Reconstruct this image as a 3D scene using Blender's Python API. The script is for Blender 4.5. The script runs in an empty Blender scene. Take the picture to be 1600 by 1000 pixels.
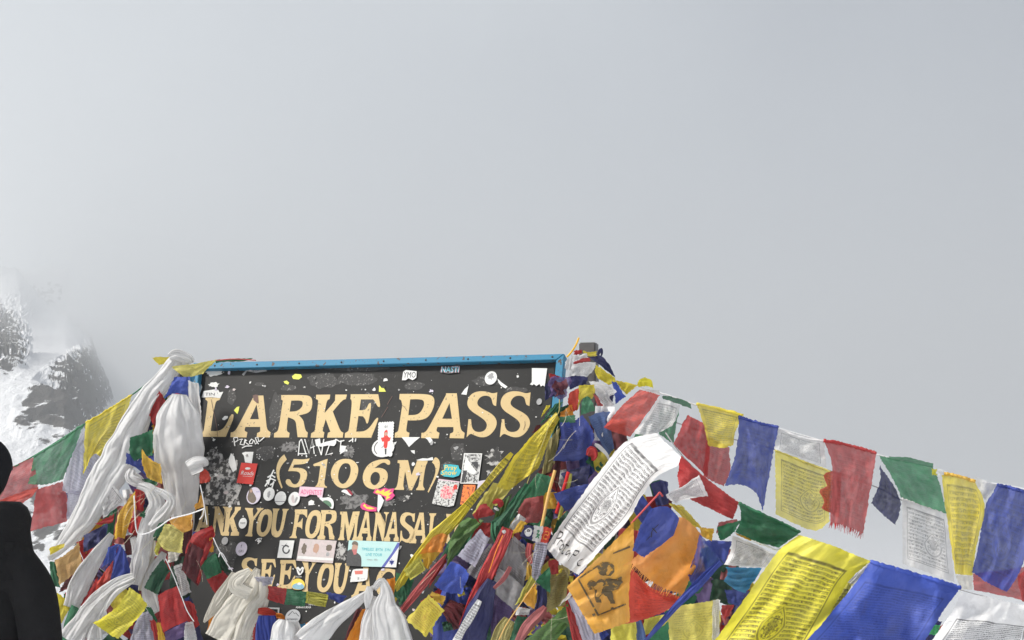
import bpy, bmesh, math, random
from mathutils import Vector, noise, geometry
R = math.radians
random.seed(7)
S = bpy.context.scene
COL = S.collection

# ------------------------------------------------------------------ camera
F_PX = 1715.0                       # focal length in pixels of the 1600 px wide photograph
CAM = Vector((0, 0, 1.65)); PITCH = R(6.1)
FWD = Vector((0, math.cos(PITCH), math.sin(PITCH))); UP = Vector((0, -math.sin(PITCH), math.cos(PITCH))); RT = Vector((1, 0, 0))
cd = bpy.data.cameras.new('camera'); cam = bpy.data.objects.new('camera', cd); COL.objects.link(cam)
cam.location = CAM; cam.rotation_euler = (math.pi/2 + PITCH, 0, 0)
cd.sensor_width = 36; cd.lens = 36*F_PX/1600; cd.clip_start = 0.05; cd.clip_end = 6000
S.camera = cam

# ------------------------------------------------------------------ light
SUN_EL, SUN_AZ = R(46), R(-108)     # azimuth from +Y (view direction) towards +X: sun to the left, a little behind the camera
sdir = Vector((math.sin(SUN_AZ)*math.cos(SUN_EL), math.cos(SUN_AZ)*math.cos(SUN_EL), math.sin(SUN_EL)))
sl = bpy.data.lights.new('sun', 'SUN'); sl.energy = 5.0; sl.angle = R(10); sl.color = (1, .955, .89)
so = bpy.data.objects.new('sun', sl); COL.objects.link(so); so.rotation_euler = (-sdir).to_track_quat('-Z', 'Y').to_euler()
W = bpy.data.worlds.new('World'); S.world = W; W.use_nodes = True
nt = W.node_tree; nt.nodes.clear()
def N(t, **k):
    n = nt.nodes.new(t)
    for a, b in k.items(): setattr(n, a, b)
    return n
sky = N('ShaderNodeTexSky', sky_type='NISHITA', sun_disc=False, sun_elevation=SUN_EL, sun_rotation=SUN_AZ, altitude=5100)
b1 = N('ShaderNodeBackground'); b1.inputs[1].default_value = .1; nt.links.new(sky.outputs[0], b1.inputs[0])
tc = N('ShaderNodeTexCoord')
dt = N('ShaderNodeVectorMath', operation='DOT_PRODUCT'); nt.links.new(tc.outputs['Generated'], dt.inputs[0])
dt.inputs[1].default_value = Vector((-.50, -.05, -.75)).normalized()   # the cloud deck is thinner towards the lit side, low on the left
nz = N('ShaderNodeTexNoise'); nz.inputs['Scale'].default_value = 1.7; nz.inputs['Detail'].default_value = 3; nz.inputs['Roughness'].default_value = .45
nt.links.new(tc.outputs['Generated'], nz.inputs['Vector'])
ma = N('ShaderNodeMath', operation='MULTIPLY_ADD'); ma.inputs[1].default_value = 1.0; nt.links.new(nz.outputs[0], ma.inputs[0]); nt.links.new(dt.outputs['Value'], ma.inputs[2])
cr = N('ShaderNodeValToRGB'); nt.links.new(ma.outputs[0], cr.inputs[0])
mr = N('ShaderNodeMapRange'); mr.inputs[1].default_value = -.45; mr.inputs[2].default_value = .95
nt.links.new(ma.outputs[0], mr.inputs[0]); nt.links.new(mr.outputs[0], cr.inputs[0])
cr.color_ramp.elements[0].color = (.075, .095, .15, 1); cr.color_ramp.elements[0].position = .05
cr.color_ramp.elements[1].color = (.66, .70, .72, 1); cr.color_ramp.elements[1].position = .95
e = cr.color_ramp.elements.new(.5); e.color = (.36, .395, .44, 1)
b2 = N('ShaderNodeBackground'); b2.inputs[1].default_value = 1.0; nt.links.new(cr.outputs[0], b2.inputs[0])
mx = N('ShaderNodeMixShader'); mx.inputs[0].default_value = .95
nt.links.new(b1.outputs[0], mx.inputs[1]); nt.links.new(b2.outputs[0], mx.inputs[2])
wo = N('ShaderNodeOutputWorld'); nt.links.new(mx.outputs[0], wo.inputs[0])
S.view_settings.view_transform = 'Standard'; S.view_settings.look = 'None'; S.view_settings.gamma = 1
S.view_settings.exposure = 0.46; S.view_settings.use_curve_mapping = False
S.cycles.max_bounces = 7; S.cycles.transparent_max_bounces = 12; S.cycles.volume_bounces = 1

# ------------------------------------------------------------------ helpers
def D(px, py): return FWD + RT*((px-800)/F_PX) + UP*((500-py)/F_PX)
def P(px, py, d): return CAM + D(px, py)*d
def link(name, me, mat=None, parent=None, smooth=False):
    o = bpy.data.objects.new(name, me); COL.objects.link(o)
    if mat: me.materials.append(mat)
    if smooth: me.polygons.foreach_set('use_smooth', [True]*len(me.polygons))
    if parent: o.parent = parent
    return o
def mesh(name, v, f, mat=None, parent=None, smooth=False, uv=None):
    me = bpy.data.meshes.new(name); me.from_pydata([tuple(p) for p in v], [], f); me.update()
    if uv:
        l = me.uv_layers.new(name='UVMap')
        for p in me.polygons:
            for li, vi in zip(p.loop_indices, p.vertices): l.data[li].uv = uv[vi]
    return link(name, me, mat, parent, smooth)
def tag(o, label=None, cat=None, group=None, kind=None):
    if label: o['label'] = label
    if cat: o['category'] = cat
    if group: o['group'] = group
    if kind: o['kind'] = kind
    return o
def catmull(pts, n):
    """n+1 samples, equal arc length, along a Catmull-Rom curve through pts (tuples of any length)"""
    k = len(pts)
    if k == 2: return [tuple(a+(b-a)*i/n for a, b in zip(*pts)) for i in range(n+1)]
    dense = []
    for i in range(k-1):
        p0, p1, p2, p3 = pts[max(i-1, 0)], pts[i], pts[i+1], pts[min(i+2, k-1)]
        for j in range(12):
            t = j/12
            dense.append(tuple(.5*(2*b+(c-a)*t+(2*a-5*b+4*c-d)*t*t+(3*b-a-3*c+d)*t**3) for a, b, c, d in zip(p0, p1, p2, p3)))
    dense.append(tuple(pts[-1]))
    L = [0]
    for a, b in zip(dense, dense[1:]): L.append(L[-1]+math.hypot(a[0]-b[0], a[1]-b[1])+1e-9)
    out, j = [], 0
    for i in range(n+1):
        t = L[-1]*i/n
        while j < len(L)-2 and L[j+1] < t: j += 1
        w = (t-L[j])/(L[j+1]-L[j])
        out.append(tuple(a+(b-a)*w for a, b in zip(dense[j], dense[j+1])))
    return out

# ------------------------------------------------------------------ materials
MATS = {}
def newmat(name):
    m = bpy.data.materials.new(name); m.use_nodes = True; t = m.node_tree; t.nodes.clear(); return m, t
class NB:
    """tiny node builder"""
    def __init__(s, t): s.t = t
    def n(s, typ, ins=None, **k):
        x = s.t.nodes.new(typ)
        for a, b in k.items(): setattr(x, a, b)
        for a, b in (ins or {}).items(): s.put(x.inputs[a], b)
        return x
    def put(s, sock, v):
        if hasattr(v, 'is_output'): s.t.links.new(v, sock)
        elif hasattr(v, 'outputs'): s.t.links.new(v.outputs[0], sock)
        else: sock.default_value = v
    def m(s, op, a, b=0.0, c=0.0, clamp=False):
        x = s.t.nodes.new('ShaderNodeMath'); x.operation = op; x.use_clamp = clamp
        for i, v in enumerate((a, b, c)): s.put(x.inputs[i], v)
        return x.outputs[0]
    def mix(s, f, a, b, mode='MIX'):
        x = s.t.nodes.new('ShaderNodeMix'); x.data_type = 'RGBA'; x.blend_type = mode; x.clamp_factor = True
        s.put(x.inputs[0], f); s.put(x.inputs[6], a); s.put(x.inputs[7], b); return x.outputs[2]
    def step(s, a, thr, soft=.03):
        return s.n('ShaderNodeMapRange', {0: a, 1: thr-soft, 2: thr+soft}).outputs[0]
    def band(s, a, lo, hi, soft=.02):
        return s.m('MULTIPLY', s.step(a, lo, soft), s.m('SUBTRACT', 1.0, s.step(a, hi, soft)))
def c4(c): return (c[0], c[1], c[2], 1)

def plain(name, col, rough=.8, metal=0, var=.15, scale=40, bump=0, coord='Object', spec=.3, col2=None, thr=.5, soft=.1, detail=4):
    if name in MATS: return MATS[name]
    m, t = newmat(name); b = NB(t)
    tcn = b.n('ShaderNodeTexCoord').outputs[coord]
    nz = b.n('ShaderNodeTexNoise', {'Vector': tcn, 'Scale': scale, 'Detail': detail, 'Roughness': .6}).outputs[0]
    if col2 is None:
        cc = b.mix(nz, c4([x*(1-var) for x in col]), c4([min(x*(1+var), .95) for x in col]))
    else:
        cc = b.mix(b.step(nz, thr, soft), c4(col), c4(col2))
    p = b.n('ShaderNodeBsdfPrincipled', {'Base Color': cc, 'Roughness': rough, 'Metallic': metal, 'Specular IOR Level': spec})
    if bump:
        bp = b.n('ShaderNodeBump', {'Height': nz, 'Strength': bump, 'Distance': .01}); t.links.new(bp.outputs[0], p.inputs['Normal'])
    o = b.n('ShaderNodeOutputMaterial'); t.links.new(p.outputs[0], o.inputs[0])
    MATS[name] = m; return m

def print_group():
    g = bpy.data.node_groups.new('block_print', 'ShaderNodeTree')
    for nm, dv in (('Rows', 14.), ('Margin U', .1), ('Margin V', .1), ('Density', .5), ('Frame', 1.), ('Emblem', .22), ('Emblem U', .5), ('Emblem V', .55), ('Seed', 0.), ('Column', 60.)):
        s = g.interface.new_socket(nm, in_out='INPUT', socket_type='NodeSocketFloat'); s.default_value = dv
    g.interface.new_socket('Mask', in_out='OUTPUT', socket_type='NodeSocketFloat')
    b = NB(g); gi = b.n('NodeGroupInput'); go = b.n('NodeGroupOutput'); I = {s.name: s for s in gi.outputs if s.name}
    uv = b.n('ShaderNodeUVMap').outputs[0]
    # wobble of the hand-printed lines
    wn = b.n('ShaderNodeTexNoise', {'Vector': uv, 'Scale': 5., 'Detail': 1.}).outputs[0]
    sp = b.n('ShaderNodeSeparateXYZ', {0: uv})
    u, v0 = sp.outputs[0], sp.outputs[1]
    v = b.m('MULTIPLY_ADD', wn, .03, b.m('SUBTRACT', v0, .015))
    uu = b.m('DIVIDE', b.m('SUBTRACT', u, I['Margin U']), b.m('MULTIPLY_ADD', I['Margin U'], -2., 1.))
    vv = b.m('DIVIDE', b.m('SUBTRACT', v, I['Margin V']), b.m('MULTIPLY_ADD', I['Margin V'], -2., 1.))
    ins = b.m('MULTIPLY', b.band(uu, .0, 1., .006), b.band(vv, .0, 1., .006))
    inner = b.m('MULTIPLY', b.band(uu, .035, .965, .008), b.band(vv, .03, .97, .008))
    row = b.m('MULTIPLY', vv, I['Rows']); fr = b.m('FRACT', row); fl = b.m('FLOOR', row)
    co = b.n('ShaderNodeCombineXYZ', {0: b.m('MULTIPLY', uu, I['Column']), 1: b.m('ADD', b.m('MULTIPLY', fl, 9.37), b.m('MULTIPLY', fr, 2.2)), 2: I['Seed']})
    n1 = b.n('ShaderNodeTexNoise', {'Vector': co, 'Scale': 1., 'Detail': 2., 'Roughness': .55}).outputs[0]
    co2 = b.n('ShaderNodeCombineXYZ', {0: b.m('MULTIPLY', uu, 9.), 1: b.m('MULTIPLY', fl, 5.1), 2: I['Seed']})
    n2 = b.n('ShaderNodeTexNoise', {'Vector': co2, 'Scale': 1., 'Detail': 1.}).outputs[0]
    thr = b.m('SUBTRACT', 1.02, I['Density'])
    stroke = b.m('MULTIPLY', b.band(fr, .18, .78, .1), b.n('ShaderNodeMapRange', {0: n1, 1: b.m('SUBTRACT', thr, .05), 2: b.m('ADD', thr, .05)}).outputs[0])
    head = b.m('MULTIPLY', b.band(fr, .16, .34, .06), b.step(n2, .36, .05))
    text = b.m('MULTIPLY', b.m('MAXIMUM', stroke, b.m('MULTIPLY', head, .8)), inner)
    # central figure: mirrored drawing inside an oval
    eu = b.m('DIVIDE', b.m('SUBTRACT', u, I['Emblem U']), I['Emblem']); ev = b.m('DIVIDE', b.m('SUBTRACT', v, I['Emblem V']), I['Emblem'])
    r = b.m('SQRT', b.m('ADD', b.m('MULTIPLY', eu, eu), b.m('MULTIPLY', ev, ev)))
    # narrow towards the top so that it reads as a pointed halo round a seated figure
    r2 = b.m('ADD', r, b.m('MULTIPLY', b.m('ABSOLUTE', eu), b.m('MULTIPLY', b.m('MAXIMUM', b.m('MULTIPLY', ev, -1.), 0.), .9)))
    clear = b.step(r2, 1.02, .03)
    ring = b.band(r2, .82, .95, .03)
    fc = b.n('ShaderNodeCombineXYZ', {0: b.m('MULTIPLY', b.m('ABSOLUTE', eu), 3.2), 1: b.m('MULTIPLY', ev, 3.4), 2: I['Seed']})
    n3 = b.n('ShaderNodeTexNoise', {'Vector': fc, 'Scale': 1., 'Detail': 3., 'Roughness': .7}).outputs[0]
    fig = b.m('MULTIPLY', b.band(n3, .47, .56, .03), b.m('SUBTRACT', 1.0, b.step(r2, .72, .05)))
    core = b.m('MULTIPLY', b.m('SUBTRACT', 1.0, b.step(b.m('ADD', r2, b.m('MULTIPLY', n3, .5)), .58, .1)), .55)
    figure = b.m('MAXIMUM', b.m('MAXIMUM', fig, core), b.m('MULTIPLY', ring, .75))
    hase = b.m('GREATER_THAN', I['Emblem'], .001)
    text2 = b.mix(hase, text, b.m('MULTIPLY', text, clear)); text2n = text2
    figure = b.m('MULTIPLY', figure, hase)
    frame = b.m('MULTIPLY', b.m('SUBTRACT', ins, b.m('MULTIPLY', b.band(uu, .018, .982, .006), b.band(vv, .014, .986, .006))), I['Frame'])
    frame = b.m('MAXIMUM', frame, b.m('MULTIPLY', b.m('MULTIPLY', b.band(vv, .0, .03, .006), ins), I['Frame']))
    mk = b.m('MAXIMUM', b.m('MAXIMUM', text2n, figure), frame)
    # patchy inking
    pn = b.n('ShaderNodeTexNoise', {'Vector': uv, 'Scale': 7., 'Detail': 3.}).outputs[0]
    mk = b.m('MULTIPLY', mk, b.n('ShaderNodeMapRange', {0: pn, 1: .28, 2: .55, 3: .45, 4: 1.}).outputs[0], clamp=True)
    b.t.links.new(mk, go.inputs[0]); return g
PG = print_group()

COLS = dict(yellow=(.80, .66, .035), paleyellow=(.76, .68, .14), lemon=(.84, .74, .03), gold=(.80, .48, .03), blue=(.035, .065, .36), royal=(.05, .10, .50), navy=(.018, .022, .12), steel=(.10, .18, .42),
    red=(.50, .022, .022), pink=(.52, .085, .085), scarlet=(.68, .06, .03), maroon=(.13, .012, .018), green=(.016, .16, .065), palegreen=(.06, .27, .13), darkgreen=(.01, .075, .035), olive=(.10, .22, .045),
    white=(.87, .865, .86), grey=(.34, .33, .34), lavender=(.50, .49, .60), orange=(.85, .30, .02), amber=(.86, .42, .03), cream=(.84, .81, .73), cyan=(.02, .26, .52), tan=(.68, .42, .14), purple=(.16, .10, .28), mud=(.42, .36, .12), apricot=(.92, .36, .05), faded=(.45, .12, .12), bright=(.08, .62, .2), dim=(.66, .62, .08))
DG = [0.]           # how see-through the cloth of the current group is
def cloth(col, pr=None, trans=.38, **kw):
    """woven flag cotton; pr = print parameters or None; ink = print darkness"""
    ink = kw.pop('ink', .8); inkc = kw.pop('inkc', (.03, .03, .035)); gauze = kw.pop('gauze', DG[0])
    key = (col, tuple(sorted((pr or {}).items())), round(trans, 2), ink, inkc, gauze)
    if key in MATS: return MATS[key]
    m, t = newmat('cloth_'+col+('_printed' if pr else '')); b = NB(t)
    c = COLS[col]
    tcn = {'Object': b.n('ShaderNodeNewGeometry').outputs['Position']}; oi = b.n('ShaderNodeObjectInfo').outputs['Random']
    nz = b.n('ShaderNodeTexNoise', {'Vector': tcn['Object'], 'Scale': 9., 'Detail': 4., 'Roughness': .65}).outputs[0]
    n2 = b.n('ShaderNodeTexNoise', {'Vector': tcn['Object'], 'Scale': 120., 'Detail': 2.}).outputs[0]
    base = b.mix(b.step(nz, .52, .22), c4([x*.88 for x in c]), c4([min(.92, x*1.1+.008) for x in c]))
    lum = .25*c[0]+.6*c[1]+.15*c[2]
    nf = b.n('ShaderNodeTexNoise', {'Vector': tcn['Object'], 'Scale': 6., 'Detail': 3., 'Roughness': .5}).outputs[0]
    base = b.mix(b.m('MULTIPLY', b.step(nf, .54, .14), .34), base, c4([min(.86, x*.72+.30*lum+.09) for x in c]))       # sun-bleached patches
    base = b.mix(b.m('MULTIPLY', oi, .13), base, c4([x*.62+.05*lum+.015 for x in c]))
    base = b.mix(b.m('MULTIPLY', n2, .14), base, c4([x*.62 for x in c]))
    # grime in spots
    ns = b.n('ShaderNodeTexNoise', {'Vector': tcn['Object'], 'Scale': 23., 'Detail': 3.}).outputs[0]
    base = b.mix(b.m('MULTIPLY', b.step(ns, .66, .06), .18), base, (.09, .08, .07, 1))
    if pr:
        g = b.n('ShaderNodeGroup'); g.node_tree = PG
        for k, v in pr.items(): g.inputs[k].default_value = v
        b.put(g.inputs['Seed'], b.m('MULTIPLY', oi, 40.) if 'Seed' not in pr else pr['Seed'])
        base = b.mix(b.m('MULTIPLY', g.outputs[0], ink), base, c4(inkc))
    uv = b.n('ShaderNodeUVMap').outputs[0]
    wv = b.n('ShaderNodeTexNoise', {'Vector': uv, 'Scale': 7., 'Detail': 6., 'Roughness': .62, 'Distortion': 1.2}).outputs[0]
    bp = b.n('ShaderNodeBump', {'Height': wv, 'Strength': .55, 'Distance': .012})
    d = b.n('ShaderNodeBsdfDiffuse', {0: base, 'Normal': bp.outputs[0]}); tr = b.n('ShaderNodeBsdfTranslucent', {0: base, 'Normal': bp.outputs[0]})
    s1 = b.n('ShaderNodeMixShader', {0: trans, 1: d.outputs[0], 2: tr.outputs[0]})
    gl = b.n('ShaderNodeBsdfGlossy', {0: (1, 1, 1, 1), 1: .55, 'Normal': bp.outputs[0]})
    s2 = b.n('ShaderNodeMixShader', {0: .025, 1: s1.outputs[0], 2: gl.outputs[0]})
    last = s2.outputs[0]
    if gauze:
        tp = b.n('ShaderNodeBsdfTransparent', {0: (1, 1, 1, 1)})
        wg = b.n('ShaderNodeTexNoise', {'Vector': uv, 'Scale': 9., 'Detail': 3.}).outputs[0]
        last = b.n('ShaderNodeMixShader', {0: b.m('MULTIPLY', b.step(wg, .45, .3), gauze), 1: last, 2: tp.outputs[0]}).outputs[0]
    o = b.n('ShaderNodeOutputMaterial'); t.links.new(last, o.inputs[0])
    MATS[key] = m; return m
def satin(col, rough=.5, trans=.42):
    key = ('satin', col, rough, trans)
    if key in MATS: return MATS[key]
    m, t = newmat('satin_'+col); b = NB(t); c = COLS[col]
    tcn = {'Object': b.n('ShaderNodeNewGeometry').outputs['Position']}
    nz = b.n('ShaderNodeTexNoise', {'Vector': tcn['Object'], 'Scale': 14., 'Detail': 4.}).outputs[0]
    base = b.mix(b.step(nz, .55, .2), c4([x*.86 for x in c]), c4([min(.9, x*1.04) for x in c]))
    uvm = b.n('ShaderNodeMapping', {'Vector': b.n('ShaderNodeUVMap').outputs[0], 'Scale': (34., 3.2, 1.)})
    n3 = b.n('ShaderNodeTexNoise', {'Vector': uvm.outputs[0], 'Scale': 1., 'Detail': 4., 'Roughness': .6, 'Distortion': .6}).outputs[0]
    bp = b.n('ShaderNodeBump', {'Height': n3, 'Strength': .3, 'Distance': .006})
    p = b.n('ShaderNodeBsdfPrincipled', {'Base Color': base, 'Roughness': rough, 'Specular IOR Level': .35, 'Normal': bp.outputs[0], 'Sheen Weight': .15})
    tr = b.n('ShaderNodeBsdfTranslucent', {0: base})
    s1 = b.n('ShaderNodeMixShader', {0: trans, 1: p.outputs[0], 2: tr.outputs[0]})
    o = b.n('ShaderNodeOutputMaterial'); t.links.new(s1.outputs[0], o.inputs[0]); MATS[key] = m; return m
# ------------------------------------------------------------------ setting: ground, mountain
def fbm(p, o=5, h=.9): return noise.fractal(p, h, 2.1, o, noise_basis='PERLIN_ORIGINAL')
def snow_mat():
    m, t = newmat('snow'); b = NB(t); tcn = b.n('ShaderNodeTexCoord').outputs['Object']
    nz = b.n('ShaderNodeTexNoise', {'Vector': tcn, 'Scale': .8, 'Detail': 6.}).outputs[0]
    base = b.mix(b.step(nz, .62, .05), (.82, .83, .86, 1), (.20, .18, .17, 1))
    bp = b.n('ShaderNodeBump', {'Height': nz, 'Strength': .4, 'Distance': .1})
    p = b.n('ShaderNodeBsdfPrincipled', {'Base Color': base, 'Roughness': .8, 'Normal': bp.outputs[0]})
    o = b.n('ShaderNodeOutputMaterial'); t.links.new(p.outputs[0], o.inputs[0]); return m
def mount_mat():
    m, t = newmat('snow_and_rock'); b = NB(t); tcn = b.n('ShaderNodeTexCoord').outputs['Object']
    at = b.n('ShaderNodeAttribute', attribute_name='rock').outputs['Fac']
    n1 = b.n('ShaderNodeTexNoise', {'Vector': tcn, 'Scale': .24, 'Detail': 6., 'Roughness': .6}).outputs[0]
    n2 = b.n('ShaderNodeTexNoise', {'Vector': tcn, 'Scale': .9, 'Detail': 6., 'Roughness': .7}).outputs[0]
    geo = b.n('ShaderNodeNewGeometry').outputs['Normal']
    nzz = b.n('ShaderNodeSeparateXYZ', {0: geo}).outputs[2]
    f = b.m('ADD', at, b.m('MULTIPLY', b.m('SUBTRACT', n1, .5), 1.9))
    f = b.m('SUBTRACT', f, b.m('MULTIPLY', b.m('SUBTRACT', nzz, .55), .55))     # snow stays on the flatter ledges
    f = b.step(f, .5, .035)
    rock = b.mix(n2, (.016, .015, .015, 1), (.115, .105, .095, 1))
    base = b.mix(f, (.85, .86, .88, 1), rock)
    bp = b.n('ShaderNodeBump', {'Height': n2, 'Strength': .7, 'Distance': 1.5})
    p = b.n('ShaderNodeBsdfPrincipled', {'Base Color': base, 'Roughness': .85, 'Normal': bp.outputs[0], 'Specular IOR Level': .1})
    o = b.n('ShaderNodeOutputMaterial'); t.links.new(p.outputs[0], o.inputs[0]); return m

def ground_z(x, y):
    r = math.hypot(x, y)
    z = 0.0
    if y > 6: z -= min((y-6)*.55, 70)*1.0                 # the pass drops away behind the sign
    if y < -12: z -= min((-12-y)*.3, 70)
    if abs(x) > 25: z += 0 if y > 6 else (abs(x)-25)*.05
    return z + fbm(Vector((x*.15, y*.15, 0)), 4)*min(.25+r*.01, 4)*(.2 if r < 7 else 1)
v, f = [], []
rings = [0, 1, 2, 3, 4, 5, 6, 7, 8, 10, 13, 17, 22, 30, 40, 55, 75, 100, 140, 200, 300, 450, 650, 900, 1300, 1900]
seg = 72
v.append((0, 0, ground_z(0, 0)))
for r in rings[1:]:
    for k in range(seg):
        a = 2*math.pi*k/seg; x, y = r*math.cos(a), r*math.sin(a); v.append((x, y, ground_z(x, y)))
for k in range(seg): f.append((0, 1+k, 1+(k+1) % seg))
for i in range(len(rings)-2):
    for k in range(seg):
        a, b_ = 1+i*seg+k, 1+i*seg+(k+1) % seg; f.append((a, a+seg, b_+seg, b_))
tag(mesh('ground', v, f, snow_mat(), smooth=True), 'snowy ground of the pass falling away behind the sign', kind='structure')

# mountain flank at the left: near rock spur, snow slope climbing away behind it
def blob(x, y, cx, cy, rx, ry, rot=0):
    c, s = math.cos(rot), math.sin(rot); dx, dy = x-cx, y-cy
    a, b_ = (dx*c+dy*s)/rx, (-dx*s+dy*c)/ry
    return max(0.0, 1-(a*a+b_*b_))
NX, NY = 260, 240
X0, X1 = -420.0, 268.0
DTAB = [(960, 95), (800, 108), (700, 116), (620, 123), (555, 136), (530, 200), (500, 340), (460, 600), (430, 780), (380, 980)]
def dtab(y):
    for (ya, da), (yb, db) in zip(DTAB, DTAB[1:]):
        if y >= yb: w = (ya-y)/(ya-yb); return da+(db-da)*w*w*(3-2*w) if False else da+(db-da)*w
    return DTAB[-1][1]
v, f, rk = [], [], []
def sst(t): t = min(max(t, 0), 1); return t*t*(3-2*t)
for j in range(NY+1):
    s = j/NY
    for i in range(NX+1):
        x = X0+(X1-X0)*i/NX
        t = min(max((x-105)/160, 0), 1)                 # the skyline falls off towards the right
        ytop = 425 + 400*t**.95 + 16*fbm(Vector((x*.02, 3.1, 0)))
        y = 950 + (ytop-950)*s
        sp = blob(x, y, 112, 622, 108, 60, R(-40)); sp2 = blob(x, y, 158, 575, 40, 62, R(12)); lf = blob(x, y, -4, 535, 58, 66, R(-25)); lf2 = blob(x, y, 40, 480, 70, 26, R(-25)); low = blob(x, y, 90, 830, 140, 70)
        d = dtab(y)*(1+3.2*math.exp(-max(0, y-ytop)/45)*min(1, max(0, (x+10)/150))**2 + 2.4*sst((x-30)/130)*sst((600-y)/120)); d = min(d, 960)
        rock = max(1.2*sp**.45, .95*sp2**.5, 1.15*lf**.6, .35*lf2**.6, .8*low**.5)
        q = P(x, y, d); w = Vector((q.x, q.y, q.z)); amp = .016*min(d, 420)
        n = fbm(w*(3.2/d), 6, .8); rg = abs(fbm(w*.07+Vector((5, 1, 2)), 5, .9)); d = d
        q = q - FWD*(amp*n*.8) + Vector((0, 0, 1))*(amp*.35*n)
        k_ = rock*amp*(.5-1.7*rg); q = q - D(x, y).normalized()*(k_*.5) + Vector((0, 0, 1))*(k_*.7)
        v.append(q); rk.append(min(.78, rock*.95 - .10) if rock > 0 else -.45)
        if y < 470: rk[-1] = min(rk[-1], .35)
        if rock <= 0: rk[-1] = -.8
for j in range(NY):
    for i in range(NX):
        a = j*(NX+1)+i; f.append((a, a+1, a+NX+2, a+NX+1))
mo = mesh('mountain', v, f, mount_mat(), smooth=False)
at = mo.data.attributes.new('rock', 'FLOAT', 'POINT'); at.data.foreach_set('value', rk)
tag(mo, 'steep snow slope with dark rock spur fading into cloud', kind='structure')

# the cloud the pass stands in
bm = bmesh.new(); bmesh.ops.create_cube(bm, size=1); bmesh.ops.scale(bm, vec=(4200, 4200, 250), verts=bm.verts); bmesh.ops.translate(bm, vec=(0, 0, 160-125), verts=bm.verts)
me = bpy.data.meshes.new('haze'); bm.to_mesh(me); bm.free(); hz = link('haze', me)
m_hz, t_ = newmat('pale_mist'); b = NB(t_); pv = b.n('ShaderNodeVolumePrincipled', {'Color': (.835, .865, .89, 1), 'Density': .0025, 'Anisotropy': .32}); o = b.n('ShaderNodeOutputMaterial'); t_.links.new(pv.outputs[0], o.inputs['Volume'])
me.materials.append(m_hz); tag(hz, 'pale mist of the cloud over the pass', kind='stuff')

# ------------------------------------------------------------------ the sign
YAW, LEAN = R(16), R(19)
SX = Vector((math.cos(YAW), -math.sin(YAW), 0)); BK = Vector((math.sin(YAW), math.cos(YAW), 0))
SU = BK*math.sin(LEAN) + Vector((0, 0, math.cos(LEAN))); SN = SX.cross(SU)      # SN points to the camera
if SN.dot(FWD) > 0: SN = -SN
S0 = P(590, 760, 4.3)
def sgn(px, py, off=0.0):
    d = D(px, py); q = S0+SN*off; return CAM + d*((q-CAM).dot(SN)/d.dot(SN))
def sdepth(px, py): return (sgn(px, py)-CAM).dot(FWD)

m_board, t_ = newmat('board_paint'); b = NB(t_); tcn = b.n('ShaderNodeTexCoord').outputs['Object']
n1 = b.n('ShaderNodeTexNoise', {'Vector': tcn, 'Scale': 6., 'Detail': 5.}).outputs[0]
n2 = b.n('ShaderNodeTexNoise', {'Vector': tcn, 'Scale': 55., 'Detail': 5., 'Roughness': .75}).outputs[0]
n4 = b.n('ShaderNodeTexNoise', {'Vector': tcn, 'Scale': 2.2, 'Detail': 2.}).outputs[0]
base = b.mix(n1, (.012, .012, .0125, 1), (.034, .033, .031, 1))
base = b.mix(b.m('MULTIPLY', b.m('MULTIPLY', b.step(n2, .66, .03), b.step(n4, .50, .06)), .55), base, (.34, .33, .32, 1))
p = b.n('ShaderNodeBsdfPrincipled', {'Base Color': base, 'Roughness': .55, 'Specular IOR Level': .2})
o = b.n('ShaderNodeOutputMaterial'); t_.links.new(p.outputs[0], o.inputs[0])
m_frame = plain('blue_frame_paint', (.035, .205, .345), .5, 0, scale=48, col2=(.09, .055, .035), thr=.61, soft=.02, detail=9)
m_letter, t_ = newmat('cream_letter_paint'); b = NB(t_); tcn = b.n('ShaderNodeTexCoord').outputs['Object']
n1 = b.n('ShaderNodeTexNoise', {'Vector': tcn, 'Scale': 5., 'Detail': 4.}).outputs[0]
n2 = b.n('ShaderNodeTexNoise', {'Vector': tcn, 'Scale': 90., 'Detail': 4.}).outputs[0]
base = b.mix(n1, (.66, .51, .25, 1), (.54, .38, .17, 1))
base = b.mix(b.m('MULTIPLY', b.step(n2, .665, .02), .75), base, (.10, .075, .05, 1))
p = b.n('ShaderNodeBsdfPrincipled', {'Base Color': base, 'Roughness': .55})
o = b.n('ShaderNodeOutputMaterial'); t_.links.new(p.outputs[0], o.inputs[0])
m_steel = plain('grey_steel', (.13, .125, .125), .45, .6, .4, 25)

BQ = [(302, 567), (882, 552.5), (832, 1088), (254, 1070)]       # outer corners of the frame
sign = bpy.data.objects.new('sign_board', None); COL.objects.link(sign)
q = sgn(560, 1010); sign.location = (q.x, q.y, q.z)
tag(sign, 'black summit sign in a blue frame with cream lettering, covered in stickers', 'sign')
def keep(o, par):          # parent without moving the mesh (parent has only a location)
    o.parent = par
    if par is sign: o.matrix_parent_inverse = sign.matrix_basis.inverted()
    return o
SPAR = sign
def prism(name, pts, front, back, mat, par):
    A = [sgn(x, y, front) for x, y in pts]; B = [a - SN*(front-back) for a in A]; n = len(A)
    fc = [tuple(range(n)), tuple(range(2*n-1, n-1, -1))]+[(i, i+n, (i+1) % n+n, (i+1) % n) for i in range(n)]
    o = mesh(name, A+B, fc, mat); 
    bm = bmesh.new(); bm.from_mesh(o.data); bmesh.ops.recalc_face_normals(bm, faces=bm.faces)
    bmesh.ops.bevel(bm, geom=list(bm.edges), offset=.0025, segments=1, affect='EDGES'); bm.to_mesh(o.data); bm.free()
    return keep(o, par) if par else o
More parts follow.
